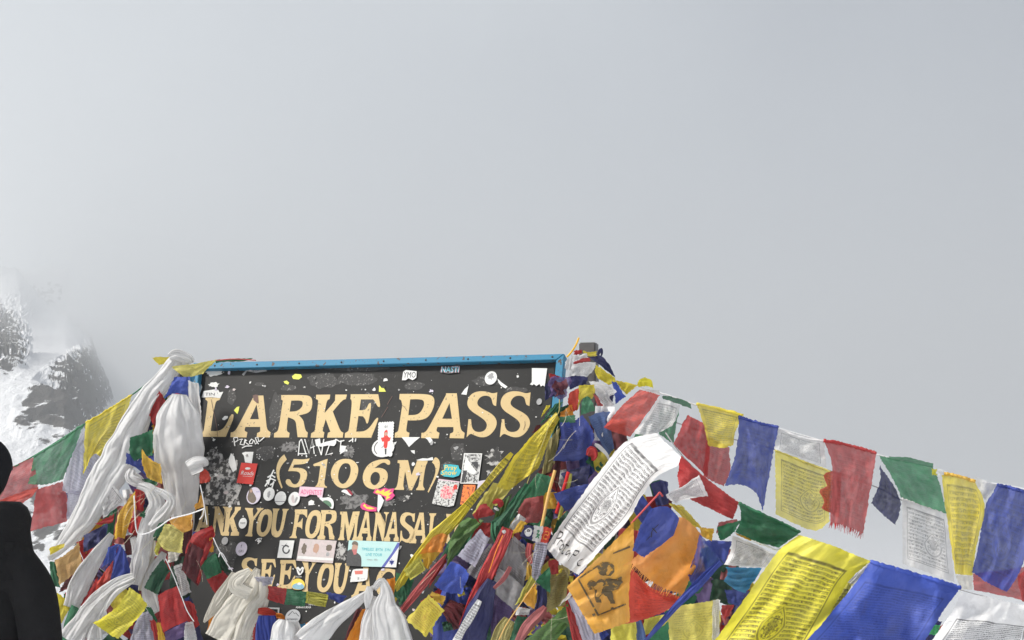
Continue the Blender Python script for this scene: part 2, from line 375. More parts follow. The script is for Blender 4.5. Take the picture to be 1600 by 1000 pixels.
def lerp(a, b, t): return (a[0]+(b[0]-a[0])*t, a[1]+(b[1]-a[1])*t)
TL, TR, BR, BL = BQ
iTL, iTR, iBR, iBL = (311, 576.8), (869, 562), (819, 1075), (265, 1058)
prism('board', [iTL, iTR, iBR, iBL], 0, -.02, m_board, sign)
prism('frame_rail', [TL, TR, iTR, iTL], .028, -.022, m_frame, sign)
prism('frame_rail', [BL, BR, iBR, iBL], .028, -.022, m_frame, sign)
prism('frame_stile', [TL, (iTL[0], iTL[1]+.6), (iBL[0], iBL[1]-.6), BL], .027, -.022, m_frame, sign)
prism('frame_stile', [TR, (iTR[0], iTR[1]+.6), (iBR[0], iBR[1]-.6), BR], .027, -.022, m_frame, sign)

def smooth_poly(c, it=3):
    c = [(p[0], p[1], p[2] if len(p) > 2 else 0) for p in c]
    for _ in range(it):
        o = []; n = len(c)
        for i, p in enumerate(c):
            if not p[2]: o.append(p); continue
            a, b_ = c[i-1], c[(i+1) % n]
            o.append((p[0]*.75+a[0]*.25, p[1]*.75+a[1]*.25, 1)); o.append((p[0]*.75+b_[0]*.25, p[1]*.75+b_[1]*.25, 1))
        c = o
    return [(p[0], p[1]) for p in c]
def flat(name, contours, off, mat, parent=None, smooth=3, uvbox=None):
    """filled outline (with holes), given in photo pixels, lying on the sign face at height off"""
    cs = [smooth_poly(c, smooth) for c in contours]
    tri = geometry.tessellate_polygon([[Vector((x, y, 0)) for x, y in c] for c in cs])
    pts = [p for c in cs for p in c]
    fc = []
    for a, b_, c_ in tri:
        ar = (pts[b_][0]-pts[a][0])*(pts[c_][1]-pts[a][1])-(pts[b_][1]-pts[a][1])*(pts[c_][0]-pts[a][0])
        if abs(ar) > 1e-9: fc.append((a, b_, c_) if ar < 0 else (a, c_, b_))
    xs, ys = [p[0] for p in pts], [p[1] for p in pts]; x0, x1, y0, y1 = min(xs), max(xs), min(ys), max(ys)
    uv = [((x-x0)/(x1-x0+1e-6), (y-y0)/(y1-y0+1e-6)) for x, y in pts]
    o = mesh(name, [sgn(x, y, off) for x, y in pts], fc, mat, uv=uv)
    return keep(o, parent or SPAR)

for k in range(9):            # rusty screw heads along the top rail
    x = 335+k*66; y = 571.5-(x-311)*.0259
    c_ = [(x+1.6*math.cos(a), y+1.6*math.sin(a)) for a in [i*math.pi/4 for i in range(8)]]
    prism('screw', c_, .031, .026, plain('rusty_screw', (.07, .045, .03), .6, .5), sign)

# --- lettering, traced letter by letter
G = {}
G['L'] = [[(212,210),(448,210),(428,250),(385,262,1),(365,300,1),(328,480),(292,735),(410,738,1),(500,690,1),(560,580),(605,475,1),(655,470,1),(640,560),(528,825),(125,825),(130,765),(175,745,1),(190,700,1),(245,280),(235,258,1),(212,245)]]
G['A'] = [[(960,180),(1115,180),(1165,660),(1180,720,1),(1228,755),(1218,835),(1010,830),(1018,765),(1070,745,1),(1065,670),(835,670),(815,730,1),(865,755),(850,835),(600,830),(605,755),(650,750,1),(700,700,1),(960,200)],[(1010,320),(1045,550),(905,550)]]
G['R'] = [[(-5,172),(330,170,1),(470,190,1),(485,330,1),(440,450,1),(270,490),(340,560,1),(355,650,1),(375,730,1),(410,760),(400,835),(250,830),(235,700,1),(220,560,1),(100,520),(78,700,1),(85,740,1),(125,765),(115,835),(-120,835),(-118,770),(-70,745,1),(-45,700,1),(15,290,1),(20,255,1),(-5,245)],[(150,260),(280,255,1),(335,275,1),(325,360,1),(240,428,1),(125,432)]]
G['K'] = [[(540,168),(760,165),(750,235),(715,250,1),(700,300),(670,455),(840,262,1),(835,235),(840,165),(1020,165),(1005,235),(950,250,1),(800,430),(900,690,1),(930,745,1),(965,760),(955,838),(710,838),(725,762),(762,745),(690,550),(645,700,1),(640,740,1),(668,755),(655,838),(455,838),(462,770),(510,745,1),(525,700,1),(575,270,1),(565,245,1),(535,235)]]
G['E'] = [[(1080,160),(1510,160),(1548,360,1),(1505,360,1),(1470,290,1),(1430,240),(1240,240),(1215,410),(1290,410,1),(1330,380,1),(1365,295,1),(1408,300,1),(1355,620,1),(1322,615,1),(1310,550,1),(1270,505),(1200,500),(1165,745),(1290,742,1),(1380,680,1),(1480,525,1),(1525,530,1),(1400,838),(985,838),(990,765),(1035,745,1),(1055,700,1),(1105,260,1),(1075,235)]]
G['P'] = [[(245,155),(640,153,1),(785,190,1),(790,340,1),(700,520,1),(560,570,1),(370,568),(348,700,1),(350,745,1),(398,762),(388,835),(165,838),(170,765),(215,745,1),(230,700,1),(285,330),(272,255,1),(238,235)],[(410,240),(540,236,1),(628,255,1),(625,360,1),(540,482,1),(380,487)]]
G['S'] = [[(285,65),(276,172),(250,165,1),(240,105,1),(200,88,1),(150,100,1),(122,150,1),(150,185,1),(250,235,1),(285,290,1),(272,350,1),(220,408,1),(160,420,1),(105,400,1),(75,385,1),(45,417),(60,275),(80,275),(85,345,1),(120,377,1),(180,372,1),(208,330,1),(195,290,1),(150,255,1),(70,205,1),(45,150,1),(70,85,1),(130,55,1),(200,58,1),(250,75,1)]]
G['('] = [[(240,200),(282,280),(215,350,1),(162,450,1),(168,580,1),(215,715),(200,735),(150,630,1),(112,500,1),(122,370,1),(170,260,1)]]
G['5'] = [[(390,270),(530,282,1),(640,262),(620,310,1),(560,352,1),(400,360),(375,410),(500,408,1),(590,450,1),(605,540,1),(550,670,1),(430,725,1),(310,700,1),(258,640,1),(275,585,1),(335,588,1),(360,650,1),(410,675,1),(465,640,1),(500,540,1),(480,480,1),(420,460,1),(300,462)]]
G['1'] = [[(920,270),(880,560),(865,650,1),(880,690,1),(910,705),(905,722),(720,705),(770,660,1),(805,385),(760,378,1),(700,388,1),(690,352,1),(760,330,1),(850,290,1)]]
G['0'] = [[(1180,266,1),(1310,278,1),(1398,380,1),(1398,500,1),(1340,645,1),(1200,742,1),(1055,705,1),(972,560,1),(968,460,1),(1020,345,1),(1090,288,1)],[(1190,333,1),(1262,345,1),(1288,440,1),(1250,585,1),(1170,672,1),(1105,640,1),(1078,560,1),(1095,440,1),(1140,360,1)]]
G['6'] = [[(440,272,1),(495,295,1),(498,355,1),(460,368,1),(410,320,1),(340,345,1),(250,415),(330,405,1),(432,440,1),(468,530,1),(430,660,1),(330,732,1),(220,752,1),(105,700,1),(62,590,1),(78,470,1),(160,345,1),(300,282,1)],[(260,468,1),(322,488,1),(343,560,1),(312,650,1),(250,692,1),(198,650,1),(183,570,1),(210,500,1)]]
G['M'] = [[(615,290),(775,290),(830,525),(920,290),(1085,285),(1075,340,1),(1050,370,1),(1000,690,1),(1035,735),(1030,760),(900,758),(905,735),(940,700,1),(970,470),(835,760),(790,758),(730,465),(695,690,1),(715,730),(710,755),(560,752),(565,735),(610,700,1),(650,360,1),(640,335,1),(612,335)]]
G[')'] = [[(1205,235,1),(1272,290,1),(1272,400,1),(1230,540,1),(1095,800),(1082,780),(1180,570,1),(1212,450,1),(1190,360,1),(1150,325),(1180,270,1)]]
G['N'] = [[(40,200),(135,200),(215,470),(235,240,1),(200,215),(200,200),(280,205),(275,220),(245,240,1),(190,650),(170,650),(100,380),(65,630,1),(80,650),(20,645),(25,630,1),(75,240,1),(60,215)]]
G['Y'] = [[(830,135),(960,140),(945,165,1),(960,275),(1035,180,1),(1010,155),(1010,135),(1120,140),(1110,160,1),(1070,180,1),(960,340),(935,540,1),(945,560),(938,585),(830,575),(840,560,1),(875,535,1),(900,340),(855,175,1),(830,155)]]
G['O'] = [[(1170,152,1),(1255,190,1),(1255,330,1),(1220,490,1),(1130,588,1),(1035,560,1),(1008,470,1),(1025,330,1),(1080,195,1)],[(1160,236,1),(1195,256,1),(1192,340,1),(1165,465,1),(1110,525,1),(1070,490,1),(1082,370,1),(1120,256,1)]]
G['U'] = [[(1270,145),(1370,148),(1365,170,1),(1340,195,1),(1310,440,1),(1330,510,1),(1380,480,1),(1430,200,1),(1415,170),(1420,150),(1515,152),(1505,170,1),(1480,190,1),(1430,470,1),(1370,592,1),(1285,592,1),(1235,520,1),(1280,200,1),(1268,165)]]
G['F'] = [[(210,160),(400,160),(400,290),(385,285,1),(350,235,1),(280,235),(250,370),(290,350,1),(330,290),(320,475),(300,440,1),(240,430),(215,560,1),(240,590),(235,610),(120,605),(130,590,1),(170,560,1),(215,220,1),(205,190)]]
G['G'] = [[(95,5),(92,35),(80,15,1),(55,10,1),(30,30,1),(20,60,1),(30,88,1),(55,92,1),(68,85),(70,65),(58,60),(60,56),(98,56),(95,60),(88,65),(85,95),(50,101,1),(12,96,1),(-3,65,1),(4,28,1),(25,3,1),(55,-1,1),(80,3,1)]]
G['H'] = [[(30,0),(60,0),(57,5),(52,10,1),(47,45),(72,45),(76,10,1),(72,5),(72,0),(102,0),(100,5),(94,10,1),(80,90,1),(84,95),(84,100),(54,100),(55,95),(62,90,1),(69,53),(45,53),(40,90,1),(44,95),(44,100),(14,100),(15,95),(22,90,1),(36,10,1),(31,5)]]
LN = [0]
def letter(ch, x0, y0, x1, y1, raw=None):
    g = G[ch]
    if raw: cs = [[(raw[0]+p[0]/raw[2], raw[1]+p[1]/raw[2])+tuple(p[2:]) for p in c] for c in g]
    else:
        sm = [smooth_poly(c) for c in g]; xs = [p[0] for p in sm[0]]; ys = [p[1] for p in sm[0]]
        ax, bx_, ay, by_ = min(xs), max(xs), min(ys), max(ys)
        cs = [[(x0+(p[0]-ax)/(bx_-ax)*(x1-x0), y0+(p[1]-ay)/(by_-ay)*(y1-y0))+tuple(p[2:]) for p in c] for c in g]
    return flat('letter', cs, .0006, m_letter)
for ch, ox, oy in (('L', 300, 600), ('A', 300, 600), ('R', 440, 600), ('K', 440, 600), ('E', 440, 600), ('P', 600, 600)): letter(ch, 0, 0, 0, 0, (ox, oy, 10))
letter('A', 658, 614.5, 726, 685); letter('S', 0, 0, 0, 0, (720, 600, 5)); letter('S', 0, 0, 0, 0, (772, 600, 5))
for ch, ox in (('(', 420), ('5', 420), ('1', 420), ('0', 420), ('6', 560), ('M', 560), (')', 560)): letter(ch, 0, 0, 0, 0, (ox, 690, 10))
for ch, a, b_, c_, d_ in (('H', 281, 791, 305, 835), ('A', 303, 791, 329, 835.5), ('N', 331, 791.5, 356, 836), ('K', 347, 792, 376.5, 837), ('Y', 383, 793.5, 412, 838.5), ('O', 401, 795.5, 425.5, 838.5), ('U', 424, 794.5, 451.5, 839.5),
    ('F', 452, 796, 480, 841), ('O', 477, 797, 502, 841.5), ('R', 496, 797, 526, 843), ('M', 528, 799, 562, 844.5), ('A', 557, 799, 580.5, 845), ('N', 582, 800, 608, 845.5), ('A', 600, 800, 623, 846), ('S', 624.5, 800.5, 648.5, 848), ('A', 639, 801, 667, 849), ('L', 667, 802, 691, 850), ('U', 695, 803, 722, 851),
    ('S', 377, 871, 402, 914), ('E', 404, 873.5, 431, 918), ('E', 433, 875, 463, 920), ('Y', 472, 876.5, 495.5, 925), ('O', 495.5, 878.5, 521.5, 925.5), ('U', 521, 879.5, 549.5, 928), ('A', 549, 886, 581.5, 936), ('G', 587, 888, 618.5, 932)):
    letter(ch, a, b_, c_, d_)

# --- stickers, scraps, paint marks
def flatmat(name, col, **k): return plain('paper_'+name, col, k.pop('rough', .6), **k)
M_W = flatmat('white', (.72, .72, .70), var=.12, scale=60)
M_MOT = plain('peeled_residue', (.045, .044, .043), .7, scale=42, col2=(.46, .45, .43), thr=.52, soft=.05, detail=6)
M_MOT2 = plain('peeled_residue_grey', (.055, .053, .052), .7, scale=70, col2=(.20, .195, .19), thr=.47, soft=.08, detail=6)
M_SCR = plain('scuffed_paint', (.045, .044, .043), .6, scale=110, col2=(.28, .27, .26), thr=.63, soft=.06, detail=6)
M_INK = flatmat('ink', (.05, .05, .055)); M_RED = flatmat('red', (.62, .045, .035), var=.1); M_GRY = flatmat('grey', (.34, .34, .34), var=.3, scale=90)
M_YEL = flatmat('neon_yellow', (.74, .76, .12)); M_PINK = flatmat('pink', (.70, .50, .58)); M_HOT = flatmat('hot_pink', (.66, .06, .22)); M_CY = flatmat('pale_cyan', (.46, .68, .66), var=.06); M_BLU = flatmat('blue_print', (.10, .12, .40))
M_ORG = flatmat('orange_print', (.85, .24, .05)); M_TEAL = flatmat('teal', (.04, .42, .50)); M_GLD = flatmat('gold_print', (.85, .60, .08)); M_GRN = flatmat('green_print', (.10, .20, .12), var=.5, scale=120); M_LIL = flatmat('lilac', (.60, .55, .64)); M_SKIN = flatmat('skin_print', (.48, .30, .22)); M_OLV = flatmat('olive_print', (.16, .13, .10), var=.4, scale=120); M_DK = flatmat('dark_print', (.07, .07, .072), var=.5, scale=150); M_BRN = flatmat('brown_chip', (.15, .085, .07))
M_PHO = plain('photo_print', (.50, .45, .43), .5, scale=85, col2=(.62, .52, .52), thr=.5, soft=.2); M_BW = plain('black_and_white_print', (.06, .06, .06), .55, scale=95, col2=(.58, .58, .57), thr=.5, soft=.06, detail=5)
M_SKULL = plain('busy_ink_print', (.62, .62, .60), .55, scale=150, col2=(.10, .10, .10), thr=.54, soft=.04, detail=3); M_ROSE = plain('rose_print', (.66, .10, .16), .55, scale=140, col2=(.80, .52, .48), thr=.5, soft=.06)
M_ORT = plain('orange_pattern_print', (.85, .22, .05), .55, scale=120, col2=(.30, .07, .03), thr=.55, soft=.04, detail=2)
def quad(*p): return [list(p)]
def oval(cx, cy, rx, ry, sl=.14, n=22): return [[(cx+rx*math.cos(2*math.pi*i/n)-sl*ry*math.sin(2*math.pi*i/n), cy+ry*math.sin(2*math.pi*i/n)) for i in range(n)]]
def jag(cx, cy, rx, ry, n=26, j=.35, seed=1, sl=.1):
    rd = random.Random(seed); c = []
    for i in range(n):
        a = 2*math.pi*i/n; k = 1-j*rd.random(); c.append((cx+rx*k*math.cos(a)-sl*ry*k*math.sin(a), cy+ry*k*math.sin(a)))
    return [c]
def rect(x0, y0, x1, y1, sl=.13, rot=0):
    h = y1-y0; c = [(x0+sl*h, y0), (x1+sl*h, y0+(x1-x0)*rot), (x1, y1+(x1-x0)*rot), (x0, y1)]; return [c]
OFF = [.0013]
def stk(name, label, cs, mat, smooth=0):
    OFF[0] += .00002
    o = flat(name, cs, OFF[0], mat, smooth=smooth)
    if label: o['label'] = label
    return o
def on(par, name, cs, mat, lift=.0006, smooth=0):
    return flat(name, cs, OFF[0]+lift*.4, mat, par, smooth=smooth)
def strokes(lines, w):
    """pen lines as flat outlines"""
    out = []
    for ln in lines:
        l, r = [], []
        for i, p in enumerate(ln):
            a, b_ = ln[max(i-1, 0)], ln[min(i+1, len(ln)-1)]
            dx, dy = b_[0]-a[0], b_[1]-a[1]; k = math.hypot(dx, dy) or 1
            l.append((p[0]-dy/k*w/2, p[1]+dx/k*w/2)); r.append((p[0]+dy/k*w/2, p[1]-dx/k*w/2))
        out.append(l+r[::-1])
    return out
def flats(name, polys, off, mat, par, mapf=None):
    mapf = mapf or sgn; v, f = [], []
    for k, c in enumerate(polys):
        tri = geometry.tessellate_polygon([[Vector((x, y, 0)) for x, y in c]]); n0 = len(v)
        v += [mapf(x, y, off+k*.00003) for x, y in c]
        for a, b_, c_ in tri: f.append((n0+a, n0+b_, n0+c_))
    return keep(mesh(name, v, f, mat), par)
def text_polys(s, x, y, h, w=None, sl=.12, rot=0.0):
    """built-in font lettering as triangles in photo pixels; (x, y) = left end of the baseline"""
    cu = bpy.data.curves.new('t', 'FONT'); cu.body = s; cu.size = 1; cu.resolution_u = 2
    ob = bpy.data.objects.new('t', cu); COL.objects.link(ob); dg = bpy.context.evaluated_depsgraph_get()
    me = ob.evaluated_get(dg).to_mesh(); me.calc_loop_triangles()
    vs = [(q.co.x, q.co.y) for q in me.vertices]; tr = [tuple(t.vertices) for t in me.loop_triangles]
    wx = max(a for a, _ in vs); k = h/.73; kx = (w/wx) if w else k
    pts = [(x+a*kx+sl*b_*k, y-b_*k+rot*a*kx) for a, b_ in vs]
    ob.evaluated_get(dg).to_mesh_clear(); bpy.data.objects.remove(ob); bpy.data.curves.remove(cu)
    return pts, tr
def text(par, s, x, y, h, mat, w=None, sl=.12, rot=0., off=None, name='lettering'):
    pts, tr = text_polys(s, x, y, h, w, sl, rot); z = (OFF[0]+.0005) if off is None else off
    o = mesh(name, [sgn(a, b_, z) for a, b_ in pts], [t[::-1] for t in tr], mat); return keep(o, par)

# residues first (lowest)
stk('sticker_residue', 'mottled white torn paper residue', [[(320,715),(345,705),(352,720),(360,712),(372,720),(368,745),(378,760),(372,775),(375,789),(340,790),(318,788),(322,760),(316,740)]], M_MOT)
for i, (cx, cy, rx, ry, mm) in enumerate(((333,708,11,12,M_MOT), (326,728,9,10,M_MOT2), (350,775,26,14,M_MOT), (335,752,14,17,M_MOT), (451,698,17,9,M_MOT2), (545,706,11,12,M_MOT2), (414,708,17,14,M_SCR), (552,782,26,17,M_MOT2), (716,706,15,17,M_SCR), (773,715,17,18,M_MOT), (768,738,9,9,M_MOT), (632,779,12,6,M_MOT),
    (505,595,32,14,M_SCR), (560,592,36,13,M_SCR), (452,606,15,6,M_SCR), (405,600,8,4,M_SCR), (648,603,18,8,M_SCR), (640,760,10,8,M_SCR), (606,784,13,9,M_MOT2), (533,862,14,18,M_MOT), (356,866,22,26,M_SCR), (520,968,16,14,M_SCR), (738,770,22,14,M_MOT2), (700,728,14,10,M_SCR), (392,640,10,8,M_SCR), (362,620,8,14,M_SCR), (560,575,60,6,M_SCR), (760,565+30,30,9,M_SCR), (805,610,20,7,M_SCR), (430,640,12,30,M_SCR), (575,630,14,22,M_SCR), (585,870,20,20,M_SCR), (660,880,25,20,M_SCR))):
    if mm is M_SCR: flat('scuff', [[(a, b_, 1) for a, b_ in jag(cx, cy, rx, ry, 18, .35, i+3)[0]]], .0002+i*.00001, mm, smooth=2)
    else: stk('sticker_residue', None, jag(cx, cy, rx, ry, 30, .45, i+3), mm)
stk('sticker_scrap', 'torn white scrap left of the first letter', jag(335, 583, 17, 6, 20, .4, 5), M_W); stk('sticker_scrap', None, jag(334, 601, 11, 5, 20, .5, 6), M_W)
s = stk('sticker_scrap', 'torn white sticker with letters TIN', [[(315,621),(318,611),(334,608.5),(341,609),(343,613),(349,612),(346,618),(344,622),(330,620.5),(318,621)]], M_W); text(s, "TIN '", 320, 618, 4.6, M_INK, w=20)
s = stk('sticker_scrap', 'small grey torn strip hanging under the top rail', [[(378,585),(390,573),(398,575),(402,571),(412,571),(417,580),(400,582.5),(386,580),(381,587)]], M_GRY); text(s, 'AJUC', 392, 579.5, 4, M_INK)
for c_ in ([(456,588),(461,584),(470,585),(472,589),(467,593),(458,592)], [(443,596),(448,594.5),(452,598),(450,601),(445,599)], [(592.5,602),(597,607),(599,605),(603,612),(592,612)], [(365.5,641),(370,636),(374,635),(373,641),(371,647),(367,643)]): stk('paint_blot', 'neon yellow blot', [c_], M_YEL)
for i, c_ in enumerate(([(347,654),(351,650),(356,650),(356,653),(351,656.5),(348,656)], [(777,591),(783,597),(793,604),(790,607),(783,603),(779,598)], [(720.5,616),(726,608),(732,602.5),(729,617)], [(627.5,683),(656.5,683),(648,690),(639,698.5),(634,691)], [(664,684),(672,683),(676,688),(671.5,692.5),(668,687)], [(641.5,704),(648,703.5),(648,709.5),(644,707)], [(650,719),(660,716),(668,716.5),(676,714),(677,719),(660,720)], [(378,708),(383,706),(396,706),(393.5,724),(383,722.5),(381,712)], [(357,718),(361,708),(366,713),(370,733),(364,738),(359,728)], [(807,587),(810,586),(811,589),(808,590.5)], [(640.5,867),(643,865.5),(648.5,869),(649,874),(643,872)], [(316,605),(314,600),(309,618),(311,628),(313,624),(312,616)], [(482,784),(486,781),(491,783),(490,789),(482,789.5)], [(611,693),(620,690),(616,697),(610,703),(609,697)])): stk('sticker_scrap', None, [c_], M_W)
stk('paint_chip', 'brown bare chip at the top of the letter A', [[(395,618),(399,616.5),(403,617),(404,630),(401,629.5),(396,625)]], M_BRN)
for ln in ([(330,624),(333,640),(336.5,655),(339,670),(340,682)], [(628,633),(632,636),(636,642)], [(820,658),(820.5,664),(818,672)], [(605,632),(611,622),(613,619)], [(596,652),(606,636)]): 
    OFF[0] += .00002; flats('scratch', strokes([ln], .7), OFF[0], M_BRN, sign)
rd = random.Random(4)
sp_ = []
for k in range(150):
    x, y = rd.uniform(320, 850), rd.uniform(580, 900)
    if rd.random() < .5: x = rd.gauss(x*.35+.65*360, 30); y = rd.gauss(740, 40)
    r_ = rd.uniform(.4, 1.3); sp_.append([(x+r_*math.cos(a)*rd.uniform(.6, 1.4), y+r_*math.sin(a)*rd.uniform(.6, 1.4)) for a in (0, 1.2, 2.4, 3.6, 4.8)])
o = flats('paint_speck', sp_, .0011, M_W, sign); o['kind'] = 'stuff'
for k in range(90):           # small torn leftovers
    x, y = rd.choice(((rd.gauss(345, 25), rd.gauss(740, 32)), (rd.uniform(320, 850), rd.uniform(690, 800)), (rd.uniform(320, 700), rd.uniform(845, 975)), (rd.uniform(330, 850), rd.uniform(578, 612))))
    r_ = rd.uniform(1.2, 4.5)
    if x < 312: continue
    stk('sticker_scrap', None, jag(x, y, r_*rd.uniform(.7, 1.6), r_*rd.uniform(.6, 1.2), 9, .6, k+200), rd.choice((M_W, M_GRY, M_MOT, M_MOT2, M_MOT2, M_PHO, M_W, M_GRY, M_LIL)))
# white marker tags
OFF[0] += .0003
W1 = [[(365,684),(367,697)], [(365,684),(371,683.5),(372,688),(366.5,691)], [(374,687),(378,686),(376.5,690),(375,694),(380,695)], [(381,696),(383,686),(387,688),(383,691),(389,695)], [(390,690),(393,686),(396,688),(394,693),(390,693),(390,690)], [(397,688),(399,694),(404,689),(403,683),(399,684),(401,690),(404,694)], [(405,690),(411,685),(413,683)], [(378,700),(384,697),(394,696.5)]]
o = flats('marker_tag', strokes(W1, 1.5), OFF[0], M_W, sign); o['label'] = 'small white marker tag under the letters L and A'
W2 = [[(466,712),(468,690),(471,686)], [(466,709),(480,709)], [(471,686),(478,709)], [(476,686),(483,709),(488,686),(491,709)], [(485,700),(492,697)], [(494,687),(502,711)], [(502,711),(506,686)], [(515,694),(509,711),(520,708)], [(524,686),(531,690),(538,688)], [(533,688),(531,706),(541,697)], [(545,690),(552,686)], [(551,684),(551,691)], [(556,685),(555,690)]]
OFF[0] += .0002; o = flats('marker_tag', strokes(W2, 1.7), OFF[0], M_W, sign); o['label'] = 'large white angular marker tag under the letters R, K and E'
stk('sticker_scrap', None, [[(492,687),(500,685),(501,693),(510,690),(520,688),(526,686),(525,693),(522,697),(512,696),(503,698),(494,697)]], M_W); stk('sticker_scrap', None, [[(533,696),(541,697),(539,705),(531,710)]], M_W)
W3 = [[(419,757),(423,744),(428,734)], [(418,746),(424,742),(430,746)], [(416,752),(424,748),(431,751)], [(422,758),(428,754)], [(414,760),(419,752)], [(425,762),(428,752)]]
OFF[0] += .0002; flats('marker_tag', strokes(W3, 2.2), OFF[0], M_W, sign)
for k_, (a, b_, c_, h_) in enumerate(((632, 590, 'YMO', 9.5), )):
    s = stk('sticker', 'torn white sticker lettered YMO', [[(628,594),(630,581),(634,578),(642,579),(651,580),(650.5,590),(645,594),(638,591),(634,594)]], M_W); text(s, c_, a-2, b_, h_, M_INK, w=19)
s = stk('sticker', 'small outlined tag reading NASTI', [[(687,581),(690,572),(702,573),(719,569.5),(716,582),(700,584)]], M_DK); text(s, 'NASTI', 688, 582, 10, M_PINK, w=29, off=OFF[0]+.0002); text(s, 'NASTI', 689.5, 581, 8, M_TEAL, w=26, off=OFF[0]+.0004)
s = stk('sticker', 'round scuffed white sticker near the top right corner', oval(767, 590.5, 9.5, 10.5), M_W); on(s, 'dark_print', jag(767, 588, 6, 6, 20, .5, 9), M_GRY)
s = stk('sticker', 'blank white square sticker with torn lower edge', [[(831,575),(855,575.5),(851,604),(848,602),(845,604),(843,600),(838,603),(834,600),(832,602),(828,600.5),(831,597)]], M_W)
s = stk('sticker', 'tiny round grey sticker by the right stile', oval(842.5, 627.5, 4.2, 5), M_GRY)
# round sticker and stamp with scooter rider
s = stk('sticker', 'round white sticker half hidden behind the stamp sticker', oval(598.5, 699.5, 17.5, 15), M_W); on(s, 'ring_print', [strokes([[(600+15*math.cos(a)-.14*12*math.sin(a), 699.5+12.5*math.sin(a)) for a in [math.pi*(.55+.9*i/14) for i in range(15)]]], 1.3)[0]], M_INK)
c_ = []; OFF[0] += .0005
for i in range(13): c_.append((592+23*i/12+.0, 660.5-(i % 2)*1.2-.1*i))
for i in range(1, 24): c_.append((615.2-3.2*i/24+(i % 2)*1.1, 659+52*i/24))
for i in range(9): c_.append((612-22*i/8, 712.5+(i % 2)*1))
for i in range(1, 24): c_.append((589.8+2.2*i/24-(i % 2)*1.1, 712-51*i/24))
s = stk('sticker', 'stamp-shaped white sticker with red scooter rider', [c_], M_W)
on(s, 'rider_print', [[(600,677,1),(601,673,1),(605,671,1),(606,676,1),(605,681,1),(609,684),(611,682),(609,689),(606,690),(605,700,1),(601,701,1),(599,697,1),(600,690),(597,690),(595,684),(600,683)]], M_RED, .0006, 2)
on(s, 'face_print', oval(603, 678, 2.4, 2.8), M_SKIN, .0009); on(s, 'wheel_print', [[(601,701),(604,701),(603.5,710),(601.5,710)]], M_INK, .0009)
on(s, 'wing_print', strokes([[(596,700),(600,696)], [(606,696),(610,700)], [(597,709),(601,705),(604,705),(609,708)]], .7)[:1], M_INK, .001)
text(s, '01', 600.5, 668.5, 4, M_INK, off=OFF[0]+.001)
# red sticker
s = stk('sticker', 'red rectangular sticker with white script', [[(377,723),(402.5,724.5),(395,757),(369.5,754.5)]], M_RED)
text(s, 'Roads', 375.5, 741.5, 6.5, M_W, w=20, sl=.35, rot=.06); text(s, '————', 379, 745.5, 5, M_W, w=15, rot=.06); on(s, 'cap_print', oval(387, 732, 4.2, 1.8), M_W)
text(s, '___ ', 376, 751, 3, M_INK, w=5)
# row of round stickers
s = stk('sticker', 'round sticker with photo of a person in olive jacket', oval(396.3, 774.5, 11, 13.3), M_LIL)
on(s, 'figure_print', [[(390,763,1),(394,763,1),(395,769,1),(399,774,1),(401,781,1),(396,787,1),(389,784,1),(386,778,1),(388,771,1)]], M_OLV, .0006, 2); on(s, 'face_print', oval(392.5, 767, 1.9, 2.6), M_SKIN, .0009); text(s, '----', 400, 770, 5, M_BLU, w=6)
s = stk('sticker', 'round white sticker, second in the row under the height line', oval(420.3, 772, 8.8, 10.5), M_W); on(s, 'faint_print', jag(420, 772, 4, 6, 16, .6, 12), M_GRY, .0005)
s = stk('sticker', 'round white sticker with a ruled line across it', oval(438.2, 778.5, 8.9, 10.8), M_W); on(s, 'line_print', quad((430,783.2),(446,783.2),(446,784),(430,784)), M_INK); text(s, '. . . .', 437, 775, 4, M_INK, w=8)
s = stk('sticker', 'round white sticker with two grey figures', oval(459.5, 779.5, 8.9, 11), M_W); on(s, 'figure_print', [[(455,780,1),(456,774,1),(459,773,1),(460,779,1),(461,786,1),(457,786,1)]], M_PHO, .0006, 2); on(s, 'figure_print', [[(461,780,1),(463,776,1),(466,777,1),(463,784,1),(460,787,1)]], M_GRY, .0007, 2)
s = stk('sticker', 'pale pink strip sticker with hot pink lettering', [[(468.5,760),(506,762),(503.5,778.5),(497,777),(495,773.5),(484,773),(478,776),(466,775)]], M_PINK); text(s, 'ADVENTIST', 469.5, 772, 8, M_HOT, w=33, rot=.05)
s = stk('sticker', 'torn green and white round sticker', [[(497,777,1),(508,778,1),(515,776,1),(522,783,1),(521,795,1),(517,795,1),(512,788,1),(503,783,1)]], M_W, 2); on(s, 'green_print', [[(503,783,1),(511,781,1),(518,786,1),(518,794,1),(510,788,1)]], M_GRN, .0006, 2)
stk('sticker_scrap', None, [[(532,768,1),(538,764,1),(546,768,1),(550,775,1),(545,774,1),(538,770,1)]], M_W, 2); stk('sticker_scrap', None, [[(540,763,1),(548,766,1),(552,774,1),(547,773,1)]], plain('paper_maroon', (.30, .04, .06)), 2)
